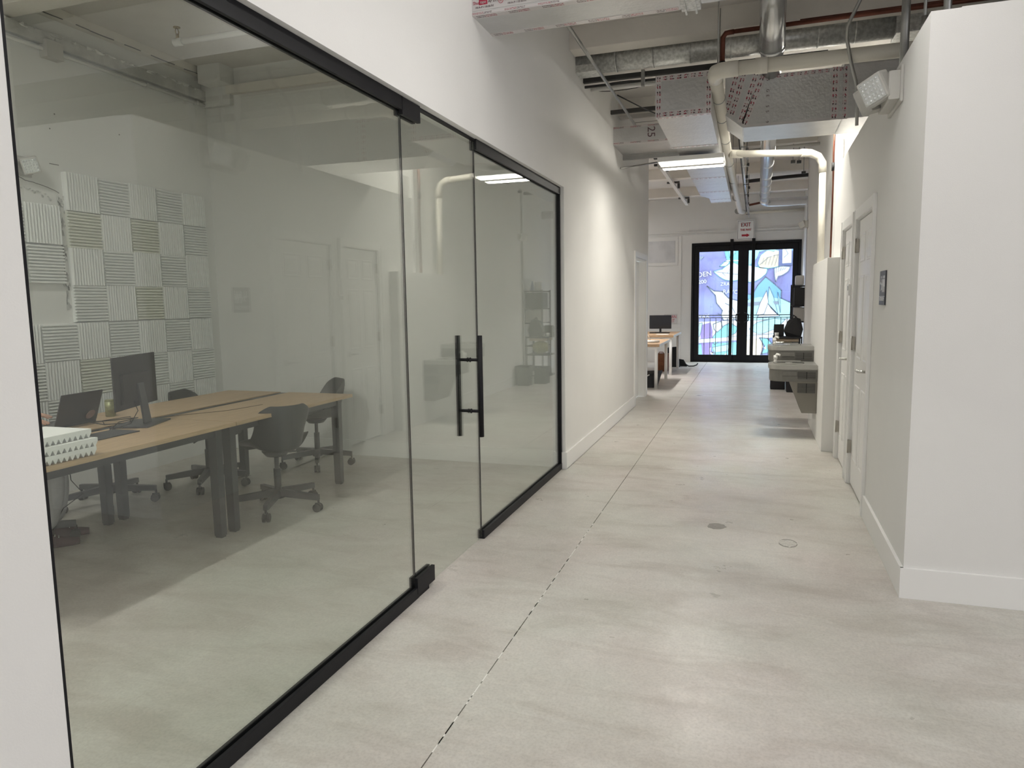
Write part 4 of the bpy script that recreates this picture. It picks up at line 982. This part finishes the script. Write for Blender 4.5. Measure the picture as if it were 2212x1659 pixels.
# left far ceiling: rail with dark hangers and a box
fr_ = thing('ceiling_rail', 'white rail with black clips on the far left ceiling', 'rail', (0, 0, 0))
ob('rail', MB().hull([(-1.42, 11.3, 3.50), (-1.36, 11.3, 3.50), (-1.42, 11.3, 3.54), (-1.36, 11.3, 3.54), (-1.42, 16.2, 3.50), (-1.36, 16.2, 3.50), (-1.42, 16.2, 3.54), (-1.36, 16.2, 3.54)]), wall_w, fr_)
for y in (11.5, 13.3, 15.4): ob('clip', MB().box(-1.50, -1.28, y, y+.06, 3.54, 3.57).box(-1.32, -1.28, y+.06, y+.12, 3.46, 3.54), dsteel, fr_)
jb = thing('junction_box', 'dark grey junction box with bracket behind the hanging light', 'box', (-1.16, 9.75, 3.22))
ob('box_body', MB().box(-.06, .08, 0, .12, -.02, .10, bev=.004), lampbody, jb)
ob('bracket', MB().box(-.12, -.02, .02, .08, .10, .12).box(.02, .12, .02, .08, .11, .13), dsteel, jb)
ob('hanger_rod', MB().cyl((0, .06, .12), (0, .06, .50), .007), steel, jb)
pipe('conduit', [(XW, 8.6, 3.02), (-1.16, 9.72, 3.27)], .010, steel, 'short conduit leading from the left wall to the junction box', 'conduit')

# ------------------------------------------------------------------ hanging strip light
lt = thing('strip_light', 'lit twin-strip light hanging under the long foil duct', 'light', (-.60, 7.50, 2.80))
ob('light_housing', MB().box(-.315, .315, -.24, .24, .012, .055, bev=.004), trim_w, lt)
em = mat('led_diffuser', (1, 1, 1), .5, emit=(1., .98, .93), es=4.)
for y in (-.125, .125): ob('diffuser', MB().box(-.30, .30, y-.08, y+.08, .0, .014, bev=.003), em, lt)
ob('gap_bar', MB().box(-.305, .305, -.044, .044, -.006, .012, bev=.002), lampbody, lt)  # set flush between the diffusers so they don't light the gap
for (x, y) in ((-.25, 0), (.25, 0)): ob('suspension_wire', MB().cyl((x, y, .055), (x+.02, y, .09), .003, n=6), steel, lt)
for dy in (-.125, .125): area('strip_light_lamp', (-.60, 7.50+dy, 2.797), (0, 0, 0), .59, .15, 7.5, WARM)
# unseen fittings: the one beside the glazing inferred, the rest added to brighten
def fitting(label, x, y, z, L_, pw, colr, rz=0., wdt=.12, spread=None):
    t = thing('unseen_light', label, 'light', (x, y, z), rz)
    ob('light_housing', MB().box(-wdt/2, wdt/2, -L_/2, L_/2, .012, .06, bev=.004), trim_w, t)
    ob('diffuser', MB().box(-wdt*.42, wdt*.42, -L_/2+.01, L_/2-.01, 0, .012), em, t)
    a = area('unseen_fitting_lamp', (x, y, z-.005), (0, 0, rz), wdt*.8, L_-.04, pw, colr)
    if spread: a.data.spread = math.radians(spread)
fitting('linear ceiling light above the corridor beside the glazing', -.84, 2.35, 3.52, 2.6, 5.2, COOL, spread=92)
fitting('added linear fill light right of the corridor above the partition corner', .15, 3.15, 3.55, 1.3, 15, COOL)  # added to brighten the mid floor, right wall and doors
fitting('added fill light above the branch duct, hidden from the entrance', .60, 7.75, 3.52, .9, 56, WARM, PI/2)  # added for the deep corridor, kept out of sight behind the duct
fitting('added linear fill light above the lobby behind the camera', 1.6, .6, 3.5, 2.4, 8, COOL)  # added overhead fill behind the camera
fitting('added fill light beyond the far doorway, out of view', -2.2, 12.9, 3.5, 2.2, 60, COOL, spread=115)  # added to brighten the far floor, hidden by the left wall
fitting('added fill light beyond the far desks, out of view', -3.4, 15.8, 3.5, 1.2, 18, COOL)  # added to lift the far end, left of the frame
fitting('added fill light in the meeting room near the glass, out of view', -2.5, .9, 3.5, 1.6, 6, COOL)  # added to lift the unlit meeting room
fitting('added fill light in the meeting room near the foam wall, out of view', -3.75, 1.75, 3.55, 1.1, 34, COOL)  # added to brighten the foam wall and table

# ------------------------------------------------------------------ signs at the far end
es = thing('exit_sign', 'white EXIT THIS WAY sign with red arrow above the far doors', 'sign', (-.168, YF-.075, 2.775))
ob('sign_plate', MB().box(-.185, .185, -.004, .004, 0, .435, bev=.002), mat('sign_plate_white', (.86, .86, .86), .5), es)
bd = MB()
for (x0, x1, z0, z1) in ((-.17, .17, .412, .418), (-.17, .17, .015, .021), (-.172, -.166, .018, .415), (.166, .172, .018, .415)): bd.box(x0, x1, -.0055, -.004, z0, z1)
ob('sign_border', bd, inkd, es)
redp = mat('sign_red', (.50, .02, .04), .5)
def fM(x, z): return Matrix.Translation((x, -.0055, z)) @ Matrix.Rotation(PI/2, 4, 'X')
tb = lambda s, sz, z, sx: [text('sign_lettering', s, sz, redp, es, fM(dx, z), .0006, sx) for dx in (-.002, .002)][0]
tb('EXIT', .125, .325, .82); tb('THIS WAY', .068, .215, .74)
ob('sign_arrow', MB().prism([(-.085, .075), (.02, .075), (.02, .055), (.085, .095), (.02, .135), (.02, .115), (-.085, .115)], 'y', -.006, -.004), redp, es)
ob('sign_support', MB().box(-.02, .02, .004, .07, .05, .09), blackm, es)
s2 = thing('wall_sign', 'small sign with red lettering partly behind the far monitor', 'sign', (-1.80, YF-.012, .90))
ob('sign_plate', MB().box(-.16, .14, -.003, .003, 0, .22, bev=.001), mat('sign_plate_grey', (.62, .60, .60), .5), s2)
text('sign_lettering', 'AN', .10, redp, s2, Matrix.Translation((.125, -.004, .155)) @ Matrix.Rotation(PI/2, 4, 'X'), .0005, .8, 'RIGHT')
text('sign_lettering', 'IT', .10, redp, s2, Matrix.Translation((.085, -.004, .06)) @ Matrix.Rotation(PI/2, 4, 'X'), .0005, .8, 'RIGHT')
# restroom plate near fountain: small push plate on door
solo('door_plate', MB().box(-.004, 0, -.02, .02, -.05, .05, bev=.002), chrome, 'small silver plate on the second white door', 'plate', loc=(RX(6.4)-.004+.012, 6.36, 1.52), rot=(0, 0, -ANG))

# ------------------------------------------------------------------ far left desks and things
def desk(label, x0, x1, y0, y1, h, m):
    t = thing('desk', label, 'desk', ((x0+x1)/2, (y0+y1)/2, 0)); a, b_ = (x1-x0)/2, (y1-y0)/2
    ob('desk_top', MB().box(-a, a, -b_, b_, h-.045, h, bev=.003), m, t)
    ob('edge_strip', MB().box(a, a+.004, -b_, b_, h-.045, h), trim_w, t)
    for x in (-a+.06, a-.06):
        for y in (-b_+.06, b_-.06): ob('desk_leg', MB().cyl((x, y, 0), (x, y, h-.045), .028), trim_w, t)
    ob('desk_foot', MB().box(-a+.03, a-.03, -b_+.03, -b_+.09, h-.09, h-.045), trim_w, t)
    return t
desk('white-legged wooden desk nearest the left doorway', -2.20, -1.42, 11.75, 13.3, .74, wood_l)
desk('white-legged wooden desk holding the far monitor', -2.50, -1.42, 13.95, 15.5, .78, wood_l)
m3 = thing('computer_monitor', 'black monitor on the far desk beside the end wall', 'monitor', (-1.80, 15.0, .782))
ob('screen_panel', MB().box(-.225, .225, 0, .03, .08, .36, bev=.004), blackm, m3)
ob('screen_face', MB().box(-.215, .215, -.002, .001, .095, .35), screen, m3)
ob('stand_neck', MB().box(-.02, .02, .01, .035, .0, .12), blackm, m3)
ob('stand_base', MB().box(-.12, .12, -.06, .09, 0, .010, bev=.003), blackm, m3)
solo('keyboard', MB().box(-.20, .20, -.07, .07, 0, .018, bev=.003), blackm, 'dark keyboard before the far monitor', 'keyboard', loc=(-1.78, 14.75, .782))
solo('paper_sheets', MB().box(-.12, .12, -.10, .10, 0, .006), paper, 'white papers at the near edge of the far desk', 'paper', loc=(-1.66, 14.2, .782))
solo('paper_rolls', MB().cyl((-.18, 0, .02), (.16, .06, .02), .02).cyl((-.12, .10, .018), (.18, .14, .018), .018).cyl((-.14, -.06, .018), (.12, -.02, .018), .018), paper, 'white rolled papers on the nearest wooden desk', 'paper', loc=(-1.66, 12.1, .742))
solo('wire_arch', MB().tube([(-.10, 0, .0), (-.08, 0, .10), (0, 0, .13), (.06, 0, .10), (.10, 0, 0)], .006), paper, 'white curved cable on the nearest wooden desk', 'cable', loc=(-1.78, 12.6, .744))
bk = thing('wicker_basket', 'tall brown wicker basket between the two desks', 'basket', (-1.72, 14.78, 0))
ob('basket_body', MB().hull([(-.11, -.11, 0), (.11, -.11, 0), (.11, .11, 0), (-.11, .11, 0), (-.13, -.13, .36), (.13, -.13, .36), (.13, .13, .36), (-.13, .13, .36)]), mat('wicker', (.28, .10, .03), .6, var=.5, vscale=90), bk)
wv = MB()
for k in range(12): 
    z = .015+k*.029; q = .112+.02*z/.36; wv.box(-q, q, -q, -q+.008, z, z+.014, bev=.003).box(q-.008, q, -q, q, z, z+.014, bev=.003)
ob('weave_band', wv, mat('wicker_dark', (.16, .05, .015), .6), bk)
ob('basket_handle', MB().tube([(-.07, -.13, .35), (-.05, -.14, .40), (.02, -.14, .40), (.05, -.13, .35)], .008), mat('wicker_dark', (.16, .05, .015), .6), bk)
solo('dark_backpack', MB().hull([(-.12, -.07, 0), (.16, -.07, 0), (.16, .07, 0), (-.12, .07, 0), (-.10, -.05, .42), (.08, -.05, .44), (.08, .05, .44), (-.10, .05, .42)]), mat('bag_black', (.015, .016, .018), .8), 'dark upright bag behind the wicker basket', 'bag', loc=(-1.62, 15.75, 0))
bg2 = thing('shoulder_bag', 'black bag with trailing strap on the floor by the far desk', 'bag', (-1.42, 15.95, 0))
ob('bag_body', MB().hull([(-.12, -.06, 0), (.10, -.06, 0), (.10, .06, 0), (-.12, .06, 0), (-.10, -.03, .16), (.02, -.03, .14), (.02, .03, .14), (-.10, .03, .16)]), MAT['bag_black'], bg2)
ob('bag_strap', MB().tube([(.0, 0, .13), (.06, -.05, .05), (.14, -.10, .012), (.24, -.08, .012), (.30, .0, .03), (.32, .04, .06)], .012, n=8), MAT['bag_black'], bg2)
bg3 = thing('duffel_bag', 'black duffel bag with white stripe lying near the left doorway', 'bag', (-1.68, 12.05, 0))
ob('bag_body', MB().hull([(-.22, -.16, 0), (.14, -.16, 0), (.20, -.06, 0), (.12, .5, 0), (-.22, .5, 0), (-.20, -.14, .20), (.12, -.14, .23), (.22, .0, .26), (.24, .35, .25), (-.2, .45, .22)]), MAT['bag_black'], bg3)
ob('bag_stripe', MB().tube([(-.16, -.165, .14), (-.02, -.168, .16), (.08, -.165, .22)], .010, n=6).tube([(-.06, -.17, .10), (-.09, -.17, .05), (-.1, -.17, .02)], .006, n=6), paper, bg3)

# ------------------------------------------------------------------ far right: rack, cart and things on them
rk = thing('wire_rack', 'tall black wire rack against the right wall near the far doors', 'shelf', (.84, 13.35, 0))
for (x, y) in ((-.18, -.28), (.18, -.28), (-.18, .28), (.18, .28)): ob('rack_post', MB().cyl((x, y, 0), (x, y, 1.69), .012), blackm, rk)
for z in (.18, .62, 1.06, 1.33, 1.67):
    mb = MB().box(-.18, .18, -.29, -.27, z-.02, z).box(-.18, .18, .27, .29, z-.02, z)
    for k in range(12): mb.box(-.18+.03*k, -.174+.03*k, -.28, .28, z-.008, z)
    ob('rack_shelf', mb, blackm, rk)
rb = thing('kitchen_cart', 'low black two-shelf cart in front of the tall rack', 'cart', (.57, 12.66, 0))
for (x, y) in ((-.21, -.24), (.21, -.24), (-.21, .24), (.21, .24)): ob('cart_post', MB().cyl((x, y, 0), (x, y, .83), .011), blackm, rb)
for z in (.12, .50, .82): ob('cart_shelf', MB().box(-.22, .22, -.25, .25, z-.02, z, bev=.003), blackm, rb)
def item(name, lab, cat, mb, m, loc, rz=0.): return solo(name, mb, m, lab, cat, loc=loc, rot=(0, 0, rz))
item('white_appliance', 'white box-shaped appliance on the tall rack', 'appliance', MB().box(-.16, .16, -.2, .2, 0, .235, bev=.01).cyl((-.10, -.201, .12), (-.10, -.206, .12), .03), mat('appliance_grey', (.55, .53, .50), .5), (.84, 13.33, 1.06))
item('black_crate', 'black crate of cables on the rack above the white appliance', 'crate', MB().box(-.16, .16, -.22, .22, 0, .30, bev=.01), blackm, (.84, 13.33, 1.335))
item('white_toaster', 'rounded white device on top of the tall rack', 'appliance', MB().box(-.09, .05, -.11, .11, 0, .17, bev=.035), mat('toaster_white', (.66, .65, .64), .4), (.79, 13.28, 1.672))
item('blue_bag', 'blue folded bag on top of the tall rack', 'bag', MB().hull([(-.03, -.08, 0), (.04, -.08, 0), (.04, .08, 0), (-.03, .08, 0), (.0, -.03, .19), (.0, .03, .19)]), mat('bag_blue', (.12, .18, .30), .7), (.90, 13.25, 1.672))
item('black_backpack', 'bulky black bag on the cart top', 'bag', MB().hull([(-.11, -.10, 0), (.12, -.12, 0), (.12, .10, 0), (-.10, .10, 0), (-.15, -.12, .09), (.15, -.10, .12), (.14, .12, .10), (-.13, .10, .14), (-.09, -.08, .26), (.03, -.09, .32), (.11, -.03, .29), (.05, .08, .30), (-.06, .05, .28)]).tube([(-.02, -.05, .29), (.0, -.04, .35), (.05, -.02, .31)], .012), blackm, (.66, 12.72, .823))
item('coffee_machine', 'small black machine with white jug at the cart edge', 'appliance', MB().box(-.08, .08, -.08, .08, 0, .17, bev=.01).box(-.08, .08, -.08, -.02, .15, .20, bev=.005), blackm, (.44, 12.80, .823))
item('white_cup', 'white cup beside the black machine on the cart', 'cup', MB().cyl((0, 0, 0), (0, 0, .07), .028, .034), paper, (.40, 12.52, .823))
item('yellow_bag', 'olive yellow bag on the middle cart shelf', 'bag', MB().sphere((0, 0, .12), .12, (1.3, 1.5, 1.0), 16), mat('bag_olive', (.30, .29, .08), .7, var=.3, vscale=20), (.57, 12.64, .50))
item('folded_towel', 'tan folded towel on the cart under the top shelf', 'towel', MB().box(-.17, .17, -.2, .2, 0, .05, bev=.012), mat('towel_tan', (.42, .34, .25), .9), (.57, 12.66, .745))
item('paper_stack', 'white folders on the lowest cart shelf', 'paper', MB().box(-.12, .12, -.22, .1, 0, .03).box(-.10, .12, -.2, .1, .035, .06), paper, (.57, 12.62, .121))
item('waste_bin', 'black waste bin on the floor beyond the fountains', 'bin', MB().hull([(-.10, -.12, 0), (.10, -.12, 0), (.10, .12, 0), (-.10, .12, 0), (-.125, -.145, .34), (.125, -.145, .34), (.125, .145, .34), (-.125, .145, .34)]).box(-.13, .13, -.15, .15, .33, .345, bev=.003), blackm, (.64, 11.85, 0))
item('black_case', 'low black case on the floor before the cart', 'case', MB().box(-.11, .11, -.13, .13, 0, .28, bev=.01), blackm, (.42, 12.18, 0))

# ------------------------------------------------------------------ seated person at the left edge, mostly behind the wall
fv = Vector((.66, .75, 0)).normalized(); sv = Vector((fv.y, -fv.x, 0))   # facing, and the person's right
hip = Vector((-4.41, 2.89, .53))
def PP(f, s, z): v = hip+fv*f+sv*s; return (v.x, v.y, z)
def skinned(name, verts, edges, radii, m, parent, root=0, lv=1):
    me = bpy.data.meshes.new(name); me.from_pydata(verts, edges, []); me.materials.append(m)
    o = link(name, me, parent); md = o.modifiers.new('skin', 'SKIN'); md.use_smooth_shade = True
    for i, r in enumerate(radii): me.skin_vertices[0].data[i].radius = (r, r) if not isinstance(r, tuple) else r
    me.skin_vertices[0].data[root].use_root = True
    s = o.modifiers.new('s', 'SUBSURF'); s.levels = lv; s.render_levels = lv
    return o
pr = thing('person', 'seated person in light trousers and maroon shoes, mostly hidden at the left edge', 'person')
V_ = [PP(0, 0, .53), PP(-.02, 0, .72), PP(.0, 0, .92), PP(.03, 0, 1.02), PP(.06, 0, 1.10),   # spine, neck
      PP(.02, .09, .53), PP(.42, .10, .54), PP(.40, .10, .30), PP(.34, .10, .10),
      PP(.02, -.09, .53), PP(.42, -.10, .54), PP(.42, -.10, .30), PP(.38, -.10, .10),
      PP(.02, .17, .97), PP(.06, .22, .76), PP(.26, .14, .80),
      PP(.02, -.17, .97), PP(.06, -.22, .76), PP(.26, -.14, .80)]
E2 = [(0, 1), (1, 2), (2, 3), (3, 4), (0, 5), (5, 6), (6, 7), (7, 8), (0, 9), (9, 10), (10, 11), (11, 12), (2, 13), (13, 14), (14, 15), (2, 16), (16, 17), (17, 18)]
R_ = [.125, .12, .12, .055, .05, .095, .062, .052, .040, .095, .062, .052, .040, .055, .038, .028, .055, .038, .028]
body = skinned('body', V_, E2, R_, skin, pr)
skinned('trousers', [V_[0]]+V_[5:13], [(0, 1), (1, 2), (2, 3), (3, 4), (0, 5), (5, 6), (6, 7), (7, 8)], [.145, .108, .078, .072, .066, .108, .078, .072, .066], trouser, pr)
skinned('shirt', [V_[0], V_[1], V_[2], V_[13], V_[14], V_[16], V_[17]], [(0, 1), (1, 2), (2, 3), (3, 4), (2, 5), (5, 6)], [.14, .14, .135, .068, .05, .068, .05], shirt_m, pr)
hc = Vector(PP(.09, 0, 1.235))
hd = MB().sphere((0, 0, 0), .095, (.82, 1.0, 1.2), 20)
for v in hd.bm.verts:
    if v.co.z < -.05: v.co.x *= .8; v.co.y *= .86
Rz = Matrix.Rotation(math.atan2(fv.y, fv.x)-PI/2, 4, 'Z')
hd.hull([(-.012, .088, -.02), (.012, .088, -.02), (0, .115, -.02), (0, .095, .02), (0, .09, -.03)])
hd.sphere((.08, -.005, -.01), .018, (.5, 1, 1.5), 8).sphere((-.08, -.005, -.01), .018, (.5, 1, 1.5), 8)
he = ob('head', hd, skin, pr, hc, (0, 0, math.atan2(fv.y, fv.x)-PI/2))
ob('hair', MB().sphere((0, -.014, .018), .099, (.86, .98, 1.14), 18), hair_m, he)
ob('eye', MB().sphere((-.03, .085, .012), .010, n=8), paper, he); ob('eye', MB().sphere((.03, .085, .012), .010, n=8), paper, he)
ob('mouth', MB().box(-.022, .022, .078, .086, -.056, -.050), mat('lips', (.45, .18, .16), .5), he)
for s in (1, -1):
    b0 = Vector(PP(.26, s*.14, .80)); hv = []; he_ = []; hr = []
    base = b0+fv*.05
    hv.append(tuple(b0)); hr.append(.024); hv.append(tuple(base+Vector((0, 0, -.01)))); hr.append((.034, .016)); he_.append((0, 1))
    for q, (off, ln) in enumerate(((-.030, .060), (-.011, .072), (.009, .068), (.028, .054))):
        i0 = len(hv); hv.append(tuple(base+sv*off+fv*.045)); hr.append(.0095); he_.append((1, i0))
        hv.append(tuple(base+sv*off+fv*(.045+ln*.55)+Vector((0, 0, -.008)))); hr.append(.0082); he_.append((i0, i0+1))
        hv.append(tuple(base+sv*off+fv*(.045+ln)+Vector((0, 0, -.026)))); hr.append(.0070); he_.append((i0+1, i0+2))
    i0 = len(hv); hv.append(tuple(base-sv*s*.045+fv*.02)); hr.append(.010); he_.append((1, i0)); hv.append(tuple(base-sv*s*.06+fv*.045+Vector((0, 0, -.012)))); hr.append(.008); he_.append((i0, i0+1))
    skinned('hand', hv, he_, hr, skin, pr)
for s, fx in ((1, .30), (-1, .35)):
    t_ = Vector(PP(fx, s*.10, 0)); Ms = Matrix.Translation(t_) @ Matrix.Rotation(math.atan2(fv.y, fv.x)-PI/2, 4, 'Z')
    mb = MB(); b = bmesh.new()
    secs = [(-.05, .036, .10), (.0, .038, .105), (.06, .040, .085), (.12, .046, .060), (.18, .046, .045), (.225, .032, .036)]
    rr = []
    for (y, hw, zt) in secs:
        rr.append([b.verts.new(p) for p in ((-hw*.9, y, .0), (-hw, y, .022), (-hw*.72, y, zt*.82), (0, y, zt), (hw*.72, y, zt*.82), (hw, y, .022), (hw*.9, y, .0))])
    for a, c in zip(rr[:-1], rr[1:]):
        for q in range(7): f = b.faces.new((a[q], a[(q+1) % 7], c[(q+1) % 7], c[q])); f.smooth = True
    b.faces.new(rr[0][::-1]); b.faces.new(rr[-1]); mb.add(b, Ms)
    so = ob('shoe', mb, shoe_m, pr)
    lc = MB()
    for q in range(5): lc.cyl(Ms @ Vector((-.02, .035+.02*q, .098-.010*q)), Ms @ Vector((.02, .037+.02*q, .098-.010*q)), .0025, n=6)
    ob('laces', lc, paper, so)
solo('hanging_cable', MB().tube([(-4.02, 3.20, .70), (-4.02, 3.22, .40), (-4.0, 3.28, .30), (-4.08, 3.2, .22), (-4.10, 3.14, .12), (-4.1, 3.12, .01)], .003, n=6), cable_m, 'thin black cable hanging under the near table', 'cable')
